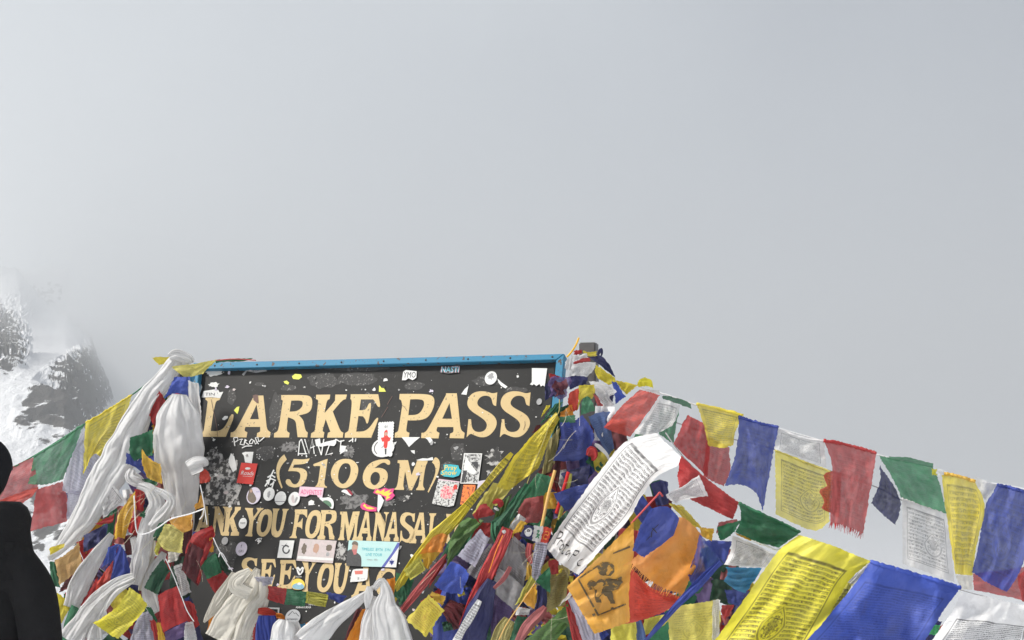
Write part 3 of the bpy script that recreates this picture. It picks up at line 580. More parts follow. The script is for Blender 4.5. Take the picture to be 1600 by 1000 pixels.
# flame graffiti sticker
s = stk('sticker', 'pink and yellow flame graffiti sticker', [[(583,770),(587,763),(594,765),(601,762),(607,764),(616,763),(614,770),(617,774),(612,780),(604,783),(600,776),(592,774)]], M_HOT)
on(s, 'flame_print', [[(586,769),(590,765),(594,768),(601,764),(600,769),(611,765),(607,770),(613,769),(606,776),(611,776),(603,781),(604,775),(599,774),(594,771),(589,771)]], M_GLD, .0006)
s = stk('sticker', 'small hot pink flame scrap', [[(564,788),(568,785),(575,789),(581,791),(589,793),(588,799),(576,799),(566,796),(563,792)]], M_HOT); on(s, 'flame_print', [[(567,790),(570,787),(573,792),(579,792),(586,795),(578,796),(573,795)]], M_GLD)
stk('sticker_scrap', None, [[(590.5,772),(595,774),(600,782),(596,792),(591,801),(589.5,797),(590,785)]], M_W)
# sticker group at the right
s = stk('sticker', 'bright sticker with yellow words Pray Snow', [[(693,726),(703,725.5),(716,727),(718,733),(721,735),(717,743),(708,746),(694,744.5),(688,741),(689,736),(694,734)]], M_TEAL)
text(s, 'Pray', 693.5, 734.3, 8, M_GLD, w=20); text(s, 'Snow', 689, 742.3, 8.5, M_GLD, w=24)
s = stk('sticker', 'tall black and white photo sticker', [[(725,708),(753.5,708.5),(747,756),(719,755.5)]], M_W); on(s, 'photo_print', [[(726,709.5),(752,710),(745.8,754.5),(720.5,754)]], M_BW); on(s, 'white_print', [[(728,712),(735,725),(744,736),(741,742),(724,735)]], M_W, .0009); on(s, 'dark_print', quad((724,735),(730,735),(728,744),(724.5,754),(721,754)), M_INK, .0009); on(s, 'dark_print', [[(736,722),(745,721),(748,726),(746,733),(741,728)]], M_INK, .001); text(s, 'WWWWWW', 731, 716.5, 4, M_W, w=20)
s = stk('sticker', 'black and white patterned sticker with red flower face', [[(685,748),(718.5,752.5),(709,790),(700,792),(675,787)]], M_SKULL); on(s, 'flower_print', jag(699, 769, 12, 13, 24, .3, 21), M_ROSE, .0006); on(s, 'flower_print', jag(711.5, 761, 4, 5, 14, .3, 22), M_RED, .0007); on(s, 'edge_print', quad((685,748),(718.5,752.5),(718,754),(684.6,749.6)), M_PINK, .0007)
s = stk('sticker', 'orange ornamental pattern sticker', [[(724,757.5),(744,757.5),(739,775),(735,790),(719,788)]], M_ORT)
s = stk('sticker', 'pale lilac torn sticker beside the orange one', [[(747,752),(763,749),(764,757),(752,765),(745,769)]], M_LIL)
# lower stickers
s = stk('sticker', 'round white sticker between the words THANK and YOU', oval(379.3, 817.5, 6.3, 8.5), M_W); text(s, 'mount', 375, 818.5, 4, M_INK, w=8)
s = stk('sticker', 'grey oval sticker below the letter N', oval(351.3, 845, 5, 6), M_GRY)
s = stk('sticker', 'round pale lilac sticker above the letter S', oval(377.2, 857.5, 8.8, 11), M_LIL); text(s, 'f', 376, 855.5, 5, M_INK); text(s, 'GRS', 372.5, 863, 4, M_INK, w=8)
s = stk('sticker', 'white rectangular sticker with ink dragon ring', [[(437.5,844),(460,844.5),(455.5,872),(433,871.5)]], M_W)
on(s, 'ring_print', [strokes([[(447+5*math.cos(a), 858.5+6*math.sin(a)) for a in [2*math.pi*(i/16)*.9 for i in range(17)]]], 2.2)[0]], M_INK, .0006); on(s, 'spike_print', strokes([[(440,852),(444,853),(448,849.5)], [(449,849),(451,854)]], .8)[:1], M_INK, .0007)
s = stk('sticker', 'photo collage sticker below the letters O and R', [[(469,841.5),(526,845),(520,880),(463,876)]], M_PHO)
for cx, cy, rx, ry, mm in ((475,858,4.5,10,M_OLV), (494,857,5.5,9,M_SKIN), (514,856,5.5,6,M_OLV), (512,866,3,4,M_GRY)): on(s, 'figure_print', jag(cx, cy, rx, ry, 18, .3, int(cx)), mm, .0006)
on(s, 'stripe_print', quad((465,868.5),(521,872),(520.5,876),(464.5,873)), M_W, .0008)
s = stk('sticker', 'pale cyan memorial card with photo of a bearded man and a flag corner', [[(545,844),(624.5,847),(619,886.5),(565,885),(541,884)]], M_CY)
on(s, 'figure_print', [[(541,884),(541.5,866,1),(544,859,1),(551,858),(553,862),(559,864,1),(565,870,1),(564.5,885)]], M_DK, .0006, 2); on(s, 'face_print', oval(554.4, 855.5, 4.6, 7.2), M_SKIN, .0008); on(s, 'hair_print', [[(549,852,1),(551,846,1),(556,845,1),(560,849,1),(559,853),(554,850.5)]], M_OLV, .001, 2); on(s, 'beard_print', [[(550,859),(558,858),(557,866),(553,867)]], plain('paper_dusty_rose', (.5, .17, .17)), .001)
on(s, 'flag_print', [[(624.5,847),(622,847),(613,862),(597,886),(619,886.5)]], M_W, .0006); on(s, 'flag_stripe', [[(624.3,848),(621,848),(612,864),(596,886),(601,886),(615,866),(623.5,854)]], M_BLU, .0009)
cx, cy, r_ = 612, 878.5, 4.6
on(s, 'star_print', strokes([[(cx, cy-r_), (cx+r_*.87, cy+r_*.5), (cx-r_*.87, cy+r_*.5), (cx, cy-r_)]], .7)[:1], M_BLU, .001); on(s, 'star_print', strokes([[(cx, cy+r_), (cx+r_*.87, cy-r_*.5), (cx-r_*.87, cy-r_*.5), (cx, cy+r_)]], .7)[:1], M_BLU, .0012)
text(s, 'TIMELESS  BYTA  EYN', 564.5, 860, 4.6, M_TEAL, w=45, rot=.03); text(s, 'LIVE YOUR', 571, 868.5, 4.8, M_TEAL, w=26, rot=.03); text(s, 'way, life', 573, 875.5, 3, M_GRY, w=17, rot=.03)
s = stk('sticker', 'white bird-shaped sticker beside the second letter E', [[(462.5,887),(466,885.5),(469,889,1),(472,885.5),(475,887),(473.5,894),(470,898),(467,899),(464.5,895)]], M_W); on(s, 'bird_print', [[(464,888),(468.5,893),(472.5,888),(471,893),(469,896.5),(467,893)]], M_INK); text(sign, 'YELLOW', 461.5, 902.3, 2.4, M_W, w=10, off=OFF[0])
s = stk('sticker', 'round rainbow sticker with mountains', [[(456,920,1),(455,911,1),(461,904,1),(470,904,1),(477,911,1),(475,920,1),(466,922,1)]], M_GLD, 2); on(s, 'hill_print', [[(456,919,1),(457,914,1),(463,911,1),(470,911,1),(475.5,915,1),(474.5,920,1),(466,921.5,1)]], plain('paper_skyblue', (.25, .45, .55), scale=150, var=.4), .0006, 2); on(s, 'snow_print', jag(468, 912, 4, 2.5, 12, .4, 3), M_W, .0008)
s = stk('sticker', 'small white sticker with red print between the letters U and A', [[(550,892,1),(553,889,1),(575,888.5),(574.5,902,1),(572,908,1),(547,909.5)]], M_W, 2); on(s, 'red_print', [[(554,892),(567,891.5),(566.5,897),(555,897.5)]], plain('paper_faded_red', (.66, .2, .16), var=.3, scale=120), .0006); text(s, '5 ---', 558, 905.5, 3.5, M_INK, w=12)
s = stk('sticker', 'round grey sticker with a mountain drawing', oval(457.5, 964, 11.8, 12), plain('paper_silver', (.42, .43, .44))); on(s, 'peak_print', strokes([[(450,962),(457,955),(460,959),(462,957.5),(467,963)]], 1.1), M_INK, .0006); text(s, 'KATHMANDU', 448.5, 969, 3, M_INK, w=17)
o = text(sign, 'ANNAPURNA', 462, 950.5, 3.6, M_W, w=24, off=OFF[0]); text(sign, 'HIMAL', 482, 946, 3, M_W, w=11, off=OFF[0])
s = stk('sticker', 'small dark sticker with grey outline', quad((419,949),(437,949.5),(436,958),(434,958),(434,952),(419,951)), M_GRY)
W4 = [[(399,845),(403,841.5),(409,841),(407,845)], [(404,842),(404,848)], [(403,850),(405,846.5),(408,846)]]
OFF[0] += .0001; flats('marker_tag', strokes(W4, 1.1), OFF[0], M_W, sign)

# posts that carry the sign
def tube(name, pts, rad, mat, parent=None, seg=8, n=None, cap=True):
    """pts: world points (Vector); rad: number or list"""
    n = n or len(pts)-1
    if n != len(pts)-1: pts = [Vector(q) for q in catmull([tuple(p) for p in pts], n)]
    v, f = [], []; m_ = len(pts)
    for i, p in enumerate(pts):
        tg = (pts[min(i+1, m_-1)]-pts[max(i-1, 0)]).normalized(); a = tg.orthogonal().normalized() if i == 0 else (a-tg*a.dot(tg)).normalized(); b_ = tg.cross(a)
        r_ = rad if not isinstance(rad, (list, tuple)) else rad[min(int(i*len(rad)/m_), len(rad)-1)]
        for k in range(seg): q = 2*math.pi*k/seg; v.append(p+(a*math.cos(q)+b_*math.sin(q))*r_)
    for i in range(m_-1):
        for k in range(seg): a0 = i*seg+k; a1 = i*seg+(k+1) % seg; f.append((a0, a1, a1+seg, a0+seg))
    if cap: f += [tuple(range(seg-1, -1, -1)), tuple(range((m_-1)*seg, m_*seg))]
    return mesh(name, v, f, mat, parent, smooth=True)
def boxpost(name, top, w, d, label):
    bm = bmesh.new(); h = top.z+.3
    bmesh.ops.create_cube(bm, size=1); bmesh.ops.scale(bm, vec=(w, d, h), verts=bm.verts); bmesh.ops.rotate(bm, matrix=__import__('mathutils').Matrix.Rotation(-YAW, 3, 'Z'), verts=bm.verts)
    bmesh.ops.translate(bm, vec=(top.x, top.y, top.z-h/2), verts=bm.verts); bmesh.ops.bevel(bm, geom=list(bm.edges), offset=.004, segments=2, affect='EDGES')
    me = bpy.data.meshes.new(name); bm.to_mesh(me); bm.free(); o = link(name, me, m_steel); return tag(o, label, 'post', 'posts of the sign')
# ------------------------------------------------------------------ cloth builders
Z = dict(P=(0, 0, 1), A=(0, 540, 2.174), C=(80, 760, 4.166), B=(290, 760, 4.166), S=(600, 740, 3.847), T=(830, 520, 5), M=(840, 660, 2.94), N=(1080, 600, 3.847), Q=(1340, 680, 3.846), V=(1060, 780, 4.544), W=(1340, 820, 5.554), Y=(720, 600, 5), X=(700, 820, 5.555))
def zz(z, p): a = Z[z]; return (a[0]+p[0]/a[2], a[1]+p[1]/a[2])
GRP = ['']
CNT = [0]
PR = dict(full=dict(Rows=15., Density=.52), fine=dict(Rows=20., Density=.50, Column=85.), big=dict(Rows=24., Density=.54, Column=95., **{'Margin U': .075, 'Margin V': .10, 'Emblem': .17}), noem=dict(Rows=14., Density=.52, Emblem=0.), horse=dict(Rows=15., Density=.52, Emblem=.19, **{'Emblem U': .62, 'Emblem V': .56}), faint=dict(Rows=15., Density=.50, Frame=.4))
class Surf: pass
def hsh(*a): return noise.noise(Vector(a))
def F(z, col, cs, d, label, t=(), r=(), b=(), l=(), pr=None, amp=.008, hem=0, n=None, folds=None, trans=.42, ink=.8, inkc=(.03, .03, .035), gauze=None, fringe=0, name='prayer_flag', cat='prayer flag', mat=None, hemcol=None, dz=None, flipuv=0):
    """cloth spanning four corner points (TL, TR, BR, BL) with optional points along each side"""
    CNT[0] += 1; sd = CNT[0]*3.71; rd = random.Random(CNT[0])
    C4 = []
    for i, p in enumerate(cs):
        q = zz(z, p); dd = d + (p[2] if len(p) > 2 else 0) + (dz[i] if dz else 0); C4.append((q[0], q[1], dd))
    TL_, TR_, BR_, BL_ = C4
    def side(a, b_, mid):
        k = len(mid)+1
        return [a]+[zz(z, m_)+((a[2]+(b_[2]-a[2])*(i+1)/k)+(m_[2] if len(m_) > 2 else 0),) for i, m_ in enumerate(mid)]+[b_]
    size = max(math.hypot(TL_[0]-BR_[0], TL_[1]-BR_[1]), math.hypot(TR_[0]-BL_[0], TR_[1]-BL_[1]))
    n = n or int(min(46, max(14, size/4.2)))
    T = catmull(side(TL_, TR_, t), n); B_ = catmull(side(BL_, BR_, b), n); L = catmull(side(TL_, BL_, l), n); R_ = catmull(side(TR_, BR_, r), n)
    if folds is None: folds = (rd.uniform(-.5, .5), rd.uniform(1.2, 2.4))
    fa, ff = folds; ph = rd.uniform(0, 6.28); ph2 = rd.uniform(0, 6.28); f2 = rd.uniform(.8, 1.6)
    asp = max(.35, size/130)
    g = []; uvs = []
    ed = rd.uniform(.5, .9)
    for j in range(n+1):
        v = j/n; row = []
        for i in range(n+1):
            u = i/n
            c = [(1-v)*T[i][k]+v*B_[i][k]+(1-u)*L[j][k]+u*R_[j][k]-((1-u)*(1-v)*TL_[k]+u*(1-v)*TR_[k]+u*v*BR_[k]+(1-u)*v*BL_[k]) for k in range(3)]
            w1 = hsh(u*2.1+sd, v*2.1, sd); w2 = hsh(u*4.7+sd, v*4.7, sd+9); w3 = hsh(u*11+sd, v*11, sd+3)
            x = u*math.cos(fa)+v*math.sin(fa)
            s1 = math.sin(6.283*ff*x+ph+1.9*w1); s1 = s1*abs(s1)**.35 if s1 else 0          # sharper creases
            s2 = math.sin(6.283*f2*(v*.8-u*.5)+ph2+2.2*w1)
            grow = .45+.55*min(1, v*1.6)
            dep = 1.45*amp*asp*(s1*.62*grow+s2*.42+w1*1.1+w2*.55+w3*.16)
            xa, ya = u*math.cos(fa)+v*math.sin(fa), -u*math.sin(fa)+v*math.cos(fa)
            dep += amp*asp*1.5*(.45-1.5*abs(hsh(xa*3.6+sd, ya*1.1, sd+5)))*grow + amp*asp*.6*(.3-abs(hsh(xa*6+sd, ya*3.5, sd+15)))
            e_ = (u in (0, 1)) or (v in (0, 1))
            jx, jy = (rd.uniform(-ed, ed), rd.uniform(-ed, ed)) if e_ else (0, 0)
            row.append(P(c[0]+jx+w2*1.2, c[1]+jy+w1*1.2, c[2]-dep)); uvs.append((u, v) if not flipuv else (1-u, v))
        g.append(row)
    vs = [p for row in g for p in row]
    org = sum((Vector(p) for p in g[0]), Vector())/(n+1)
    fc = [(j*(n+1)+i, (j+1)*(n+1)+i, (j+1)*(n+1)+i+1, j*(n+1)+i+1) for j in range(n) for i in range(n)]
    if pr == '': pr = None
    elif pr is None and size > 42 and not gauze: pr, ink = 'faint', .34+.2*rd.random()//.1*.1
    if gauze is None: gauze = DG[0]
    m_ = mat or cloth(col, PR[pr] if isinstance(pr, str) else pr, trans, ink=ink, inkc=inkc, gauze=gauze)
    o = mesh(name, [p-org for p in vs], fc, m_, smooth=True, uv=uvs); o.location = org
    tag(o, label, cat, GRP[0])
    if hem:
        pts = [p-org for p in g[0]]; tube('hem', pts, [.0042*hem*(1+.5*hsh(i*.7, sd, 0)) for i in range(len(pts))], cloth(hemcol or col, None, .12), o, 6)
    if fringe:
        fv, ff_ = [], []
        for k in range(fringe):
            u = (k+rd.random())/fringe; i = min(int(u*n), n-1); w = u*n-i
            a = g[n][i].lerp(g[n][i+1], w)-org; up = (g[n-1][i]-g[n][i]).normalized(); ac = (g[n][i+1]-g[n][i]).normalized()
            ln = rd.uniform(.006, .028); wd = rd.uniform(.0008, .0018); e1 = a-up*ln+ac*rd.uniform(-.006, .006)-FWD*rd.uniform(-.003, .004)
            k0 = len(fv); fv += [a-ac*wd, a+ac*wd, e1+ac*wd*.4, e1-ac*wd*.4]; ff_.append((k0, k0+1, k0+2, k0+3))
        mesh('fringe', fv, ff_, cloth(col, None, .3), o)
    s_ = Surf(); s_.o = o; s_.org = org
    def at(u, v, lift=.0015):
        x, y = min(max(u, 0), 1)*n, min(max(v, 0), 1)*n; i, j = min(int(x), n-1), min(int(y), n-1); a, b_ = x-i, y-j
        p = (g[j][i]*(1-a)+g[j][i+1]*a)*(1-b_)+(g[j+1][i]*(1-a)+g[j+1][i+1]*a)*b_
        return p-org+(CAM-p).normalized()*lift
    s_.at = at; return s_
def draw(s_, name, lines, w, mat, lift=.002):
    """ink lines on a flag, in the flag's own u, v"""
    fv, ff_ = [], []
    for k, ln in enumerate(lines):
        pl = catmull(ln, max(4, len(ln)*4)) if len(ln) > 2 else catmull(ln, 4)
        for i, p in enumerate(pl):
            a, b_ = pl[max(i-1, 0)], pl[min(i+1, len(pl)-1)]; dx, dy = b_[0]-a[0], b_[1]-a[1]; q = math.hypot(dx, dy) or 1
            fv += [s_.at(p[0]-dy/q*w/2, p[1]+dx/q*w/2, lift), s_.at(p[0]+dy/q*w/2, p[1]-dx/q*w/2, lift)]
            if i: m_ = len(fv); ff_.append((m_-4, m_-3, m_-1, m_-2))
    return mesh(name, fv, ff_, mat, s_.o)
def inkblob(s_, name, poly, mat, lift=.002):
    c = smooth_poly([(x, y, 1) for x, y in poly], 2); cx = sum(p[0] for p in c)/len(c)
    tri = geometry.tessellate_polygon([[Vector((x, y, 0)) for x, y in c]])
    return mesh(name, [s_.at(x, y, lift) for x, y in c], [tuple(t) for t in tri], mat, s_.o)

from mathutils.bvhtree import BVHTree
def inkpx(s_, name, z, poly, mat, jit=3):
    """ink patch pressed onto a flag along the lines of sight of its outline"""
    me = s_.o.data; bv = BVHTree.FromPolygons([v_.co+s_.org for v_ in me.vertices], [tuple(p.vertices) for p in me.polygons]); rd = random.Random(len(poly))
    pts = []
    for a, b_ in zip(poly, poly[1:]+poly[:1]):
        k = max(1, int(math.hypot(a[0]-b_[0], a[1]-b_[1])/9))
        for i in range(k): pts.append((a[0]+(b_[0]-a[0])*i/k+rd.uniform(-jit, jit), a[1]+(b_[1]-a[1])*i/k+rd.uniform(-jit, jit)))
    tri = geometry.tessellate_polygon([[Vector((x, y, 0)) for x, y in pts]]); v = []
    for p in pts:
        d_ = D(*zz(z, p)).normalized(); h = bv.ray_cast(CAM, d_)[0]
        v.append((h if h is not None else v[-1]+s_.org if v else s_.org)-d_*.004-s_.org)
    return mesh(name, v, [tuple(t) for t in tri], mat, s_.o)
def K(z, col, path, d, label, pl=7, amp=.22, thick=.42, name='prayer_scarf', cat='scarf', mat=None, seg=30, pr=None, twist=.4, crum=.004, ends=None, **kw):
    """scarf or bunched cloth swept along a path of (x, y, width[, depth offset]) points"""
    CNT[0] += 1; sd = CNT[0]*2.37; rd = random.Random(CNT[0]+500)
    sc = Z[z][2]
    pts = [zz(z, p)+(p[2]/sc, d+(p[3] if len(p) > 3 else 0)) for p in path]
    ln = sum(math.hypot(a[0]-b_[0], a[1]-b_[1]) for a, b_ in zip(pts, pts[1:]))
    n = int(min(90, max(14, ln/3)))
    c = catmull(pts, n); vs, uvs = [], []; ph = rd.uniform(0, 6.28); Lr = max(1, ln/45)
    seg = 84
    for i, p in enumerate(c):
        a, b_ = c[max(i-1, 0)], c[min(i+1, n)]; dx, dy = b_[0]-a[0], b_[1]-a[1]; q = math.hypot(dx, dy) or 1
        nx, ny = -dy/q, dx/q; w = max(p[2], .5)/2*(1+.12*hsh(i*ln/n/22, sd, 1)); wm = w*p[3]/F_PX; tt = i/n
        for k in range(seg):
            th = 2*math.pi*k/seg
            cx_, sy_ = math.cos(th), math.sin(th)
            q1 = hsh(cx_*1.1+sd, tt*Lr*.7, sd+2); q2 = hsh(cx_*2.3+sd, tt*Lr*1.1, sd+8)
            bul = max(sy_, 0)**.6 if sy_ > 0 else -.35*abs(sy_)
            if sy_ > 0:
                phs = pl*(math.pi-th)+3.0*q1+1.3*q2+ph+twist*2*tt
                hh = abs(math.sin(phs*.5)); hh = hh**.62                      # round folds, sharp valleys between them
                hh2 = abs(math.sin(phs*1.15+2.1*q2+1)); var_ = .55+.45*math.sin(phs*.31+sd)
                fold = (hh*var_+.28*hh2)*(.55+1.1*abs(hsh(tt*Lr*.8, cx_*1.5, sd+4)))*wm*2/pl*(.85+2.2*amp)*min(1, sy_*3)
            else: fold = 0
            cr_ = crum*.7*(.4-abs(hsh(cx_*2+sd+tt*Lr, sy_*2+1, tt*Lr*2.0)))
            off = cx_*w*(1+.10*q2); dep = bul*wm*thick*.75+fold+cr_
            vs.append(P(p[0]+nx*off, p[1]+ny*off, p[3]-dep)); uvs.append((k/seg*2 % 1, tt*max(1, ln/120)))
    org = Vector(vs[0]); fc = []
    for i in range(n):
        for k in range(seg): a0, a1 = i*seg+k, i*seg+(k+1) % seg; fc.append((a0, a1, a1+seg, a0+seg))
    fc += [tuple(range(seg)), tuple(range((n+1)*seg-1, n*seg-1, -1))]
    o = mesh(name, [p-org for p in vs], fc, mat or (cloth(col, PR[pr] if isinstance(pr, str) else pr, kw.get('trans', .2)) if name != 'prayer_scarf' else satin(col)), smooth=True, uv=uvs)
    o.location = org; tag(o, label, cat, GRP[0]); return o
def BUN(z, col, path, d, label, **k):
    k.setdefault('pl', 5); return K(z, col, path, d, label, name='prayer_flag', cat='prayer flag', **k)
def cord(z, pts, d, rad, col, label, name='cord'):
    w = [P(*zz(z, p), d+(p[2] if len(p) > 2 else 0)) for p in pts]; org = w[0].copy()
    n = max(12, len(pts)*10)
    o = tube(name, [p-org for p in w], rad, plain('cord_'+col, COLS[col], .8, scale=200), None, 6, n); o.location = org
    return tag(o, label, 'cord', GRP[0])
M_PRINT = plain('block_ink', (.035, .033, .035), .8, var=.3)

# ================================================================== the right post and its wrappings
GRP[0] = 'wrappings on the right post'
pt = P(920, 536, 4.10)
postR = boxpost('post', pt, .062, .062, 'grey steel post top rising above the wrapped flags right of the sign')
K('T', 'navy', [(522, 175, 14), (538, 140, 26), (548, 128, 22), (552, 160, 18), (545, 182, 10)], 4.04, 'dark cloth knot sticking out beside the post top', name='cloth_knot', cat='cloth', pl=4, mat=cloth('navy', None, .1))
postL = boxpost('post', P(279, 570, 4.56), .06, .06, 'steel post under the white scarf knot left of the sign')
cap = K('A', 'navy', [(598, 34, 10), (612, 30, 16), (628, 34, 16), (641, 40, 7)], 4.44, 'small black cloth scrap on top of the left knot', name='black_cloth', cat='cloth', pl=3, mat=plain('black_cloth', (.015, .015, .016), .9))
cord('T', [(278, 190), (318, 145), (352, 90), (372, 38)], 4.02, .0035, 'gold', 'thin straw stalk sticking up beside the post top', 'straw')
F('T', 'navy', [(440, 182), (560, 185), (658, 352), (560, 270)], 4.0, 'dark navy flag curving down from the post top', t=[(500, 170)], r=[(610, 250)], l=[(500, 225)], amp=.006, trans=.15)
F('T', 'yellow', [(405, 138), (512, 142), (512, 180), (410, 172)], 3.99, 'yellow flag strip wound round the post below its top', t=[(460, 150)], b=[(460, 186)], amp=.004)
F('T', 'red', [(338, 140), (395, 133), (402, 160), (335, 172)], 3.985, 'small red flag fold highest on the wrapped post', amp=.004)
F('T', 'white', [(315, 172), (430, 158), (448, 200), (318, 222)], 3.975, 'white flag fold between two red folds on the post', t=[(370, 176)], b=[(385, 205)], amp=.005)
F('T', 'red', [(330, 232), (455, 196), (466, 226), (330, 250)], 3.965, 'narrow red flag fold above the printed white flag on the post', t=[(385, 205)], b=[(400, 234)], amp=.004)
F('T', 'white', [(318, 250), (508, 232), (440, 345), (298, 335)], 3.955, 'grey-white printed flag wrapped round the upper post', t=[(420, 228)], r=[(490, 290)], pr='faint', ink=.55, amp=.007)
F('T', 'white', [(275, 210), (325, 195), (310, 300), (262, 280)], 4.0, 'small white cloth corner beside the blue frame', amp=.006)
F('T', 'yellow', [(508, 252), (650, 345), (605, 408), (520, 352)], 3.95, 'yellow printed flag draped right below the navy one', r=[(655, 385)], l=[(498, 300)], pr='noem', ink=.5, amp=.008)
F('T', 'yellow', [(650, 368), (835, 408), (745, 482), (690, 425)], 3.94, 'yellow printed flag stretched from post to the upper string', t=[(720, 385)], b=[(715, 455)], pr='noem', ink=.45)
F('T', 'lemon', [(825, 405), (890, 348), (955, 432), (845, 425)], 3.95, 'bright yellow flag corner flying up above the red flag', t=[(850, 365)], r=[(940, 375)], b=[(900, 418)], amp=.005, trans=.45)
F('T', 'royal', [(628, 385), (662, 385), (738, 495), (660, 560)], 3.93, 'small royal blue flag hanging under the yellow ones', r=[(700, 440)], l=[(650, 470)], amp=.005)
F('T', 'white', [(448, 378), (610, 418), (650, 560), (560, 610)], 3.925, 'cream white cloth bulging below the wrapped post', t=[(520, 385)], r=[(668, 460), (610, 500)], l=[(500, 470), (560, 560)], amp=.012)
F('T', 'navy', [(560, 520), (650, 480), (630, 560), (575, 570)], 3.94, 'small navy shadowed flag behind the cream cloth', amp=.004)
F('T', 'blue', [(108, 420), (200, 350), (190, 500), (106, 530)], 3.95, 'dark blue flag edge hanging over the sign corner', t=[(140, 370)], b=[(150, 505)], amp=.014, mat=cloth('navy', PR['faint'], .2))
F('T', 'purple', [(150, 352), (305, 338), (280, 490), (140, 505)], 3.92, 'dark purple sheer flag knotted over the sign corner', t=[(190, 335), (245, 352)], r=[(318, 390), (285, 430)], b=[(175, 480), (225, 528)], l=[(130, 400), (155, 450)], amp=.024, mat=cloth('purple', PR['faint'], .3, gauze=.25))
F('T', 'maroon', [(190, 372), (270, 360), (262, 480), (176, 515)], 3.895, 'maroon flag fold within the purple knot', t=[(225, 385)], r=[(290, 420), (250, 450)], b=[(215, 490)], l=[(165, 420), (195, 465)], amp=.026, mat=cloth('maroon', None, .3, gauze=.2))
F('T', 'grey', [(290, 345), (445, 350), (430, 400), (300, 440)], 3.935, 'dark grey flag band crossing the post', t=[(370, 335)], amp=.008, mat=cloth('navy', None, .2))
F('T', 'red', [(135, 318), (185, 325), (230, 350), (150, 362)], 3.955, 'small red flag corner at the blue frame', amp=.004)
F('T', 'scarlet', [(300, 470), (372, 428), (365, 600), (320, 620)], 3.915, 'orange-red flag hanging under the purple knot', l=[(285, 540)], amp=.008)
F('T', 'yellow', [(372, 412), (490, 402), (470, 520), (362, 605)], 3.905, 'yellow printed flag arching over the small green one', r=[(498, 470)], b=[(400, 515)], l=[(372, 500)], pr='noem', ink=.45, amp=.008)
F('T', 'palegreen', [(400, 520), (460, 505), (510, 610), (385, 645)], 3.895, 'small green flag under the arching yellow one', t=[(430, 500)], b=[(450, 618)], amp=.009)
F('T', 'white', [(480, 470), (520, 500), (575, 600), (530, 600)], 3.9, 'pinkish white ribbon end between post flags', amp=.004, mat=cloth('pink', None, .3))
F('T', 'scarlet', [(230, 620), (320, 560), (330, 640), (225, 660)], 3.91, 'orange-red flag hem above the blue flags', amp=.004, mat=cloth('orange', None, .3))
F('T', 'steel', [(440, 655), (610, 618), (745, 815), (600, 960)], 3.87, 'steel blue flag between the post and the red flag', t=[(540, 622)], r=[(640, 760)], l=[(520, 810)], amp=.009)
F('T', 'blue', [(225, 700), (400, 640), (495, 815), (170, 1000)], 3.86, 'large deep blue flag left below the post knot', t=[(330, 690)], r=[(470, 740)], b=[(400, 985)], l=[(225, 850)], amp=.013)
F('T', 'palegreen', [(215, 660), (340, 640), (350, 700), (225, 705)], 3.865, 'pale green sliver along the top of the deep blue flag', amp=.004)

# ================================================================== upper right string
DG[0] = .17; GRP[0] = 'flags on the upper right string'
cord('P', [(985, 640), (1000, 612), (1035, 615), (1085, 632), (1155, 652), (1215, 669), (1290, 690), (1365, 709), (1465, 735), (1530, 752), (1620, 770), (1850, 850), (2150, 1000), (2500, 1500)], 3.90, .0026, 'white', 'upper string of flags running right from the post')
cord('P', [(1040, 655), (1120, 680), (1210, 702), (1290, 733), (1372, 762), (1410, 782), (1480, 803), (1560, 840), (1620, 862), (1850, 960), (2200, 1250), (2400, 1600)], 4.12, .0022, 'grey', 'thin second string behind the upper right flags')
F('T', 'red', [(842, 448), (1005, 492), (775, 815), (565, 742)], 3.83, 'bright red printed flag nearest the post on the upper string', t=[(920, 460)], l=[(720, 560)], b=[(680, 785)], pr='noem', ink=.22, amp=.007, folds=(1.2, 3.2), n=34, mat=cloth('scarlet', PR['noem'], .34, ink=.25, inkc=(.2, .01, .01)))
F('T', 'white', [(842, 425), (1000, 452), (1010, 490), (845, 448)], 3.86, 'thin white flag hem on the string above the red flag', amp=.003)
F('T', 'white', [(988, 515), (1165, 565), (1010, 775), (800, 782)], 3.82, 'white printed flag with curled lower edge beside the red flag', t=[(1080, 530)], r=[(1110, 710)], b=[(900, 800)], l=[(900, 660)], pr='noem', ink=.6, amp=.010)
F('T', 'green', [(1030, 488), (1250, 558), (1250, 592), (1025, 515)], 3.87, 'green flag rolled along the string above the white one', t=[(1140, 510)], amp=.003)
F('T', 'palegreen', [(1005, 590), (1160, 585), (1110, 865), (1000, 790)], 3.90, 'pale green flag glimpsed between white and red flags', amp=.006)
F('M', 'red', [(690, -35), (772, 10), (778, 252), (622, 100)], 3.86, 'red flag hanging before the yellow printed flag on the upper string', r=[(790, 130)], l=[(660, 20)], amp=.010, trans=.4)
F('M', 'pink', [(775, 60), (880, 115), (855, 295), (760, 250)], 3.95, 'pinkish red sheer flag behind the red one', r=[(885, 220)], amp=.008, trans=.55)
F('N', 'yellow', [(30, 115), (315, 185), (248, 372), (105, 372)], 3.83, 'yellow printed flag bunched on the upper string', t=[(150, 145)], r=[(275, 260)], l=[(70, 230)], b=[(175, 385)], pr='noem', ink=.55, amp=.011, folds=(1.3, 2.6), hem=1.2)
F('N', 'blue', [(285, 195), (525, 260), (432, 765), (200, 612)], 3.83, 'blue flag with folded tail on the upper string', t=[(400, 235)], r=[(492, 420)], l=[(272, 400)], b=[(300, 605), (385, 650)], amp=.012, folds=(-.4, 1.6), hem=1.2, pr='faint', ink=.35, trans=.42)
F('N', 'white', [(515, 270), (802, 345), (812, 505), (498, 388)], 3.84, 'white printed flag folded short on the upper string', t=[(650, 318)], b=[(650, 450)], pr='noem', ink=.6, amp=.009, hem=1)
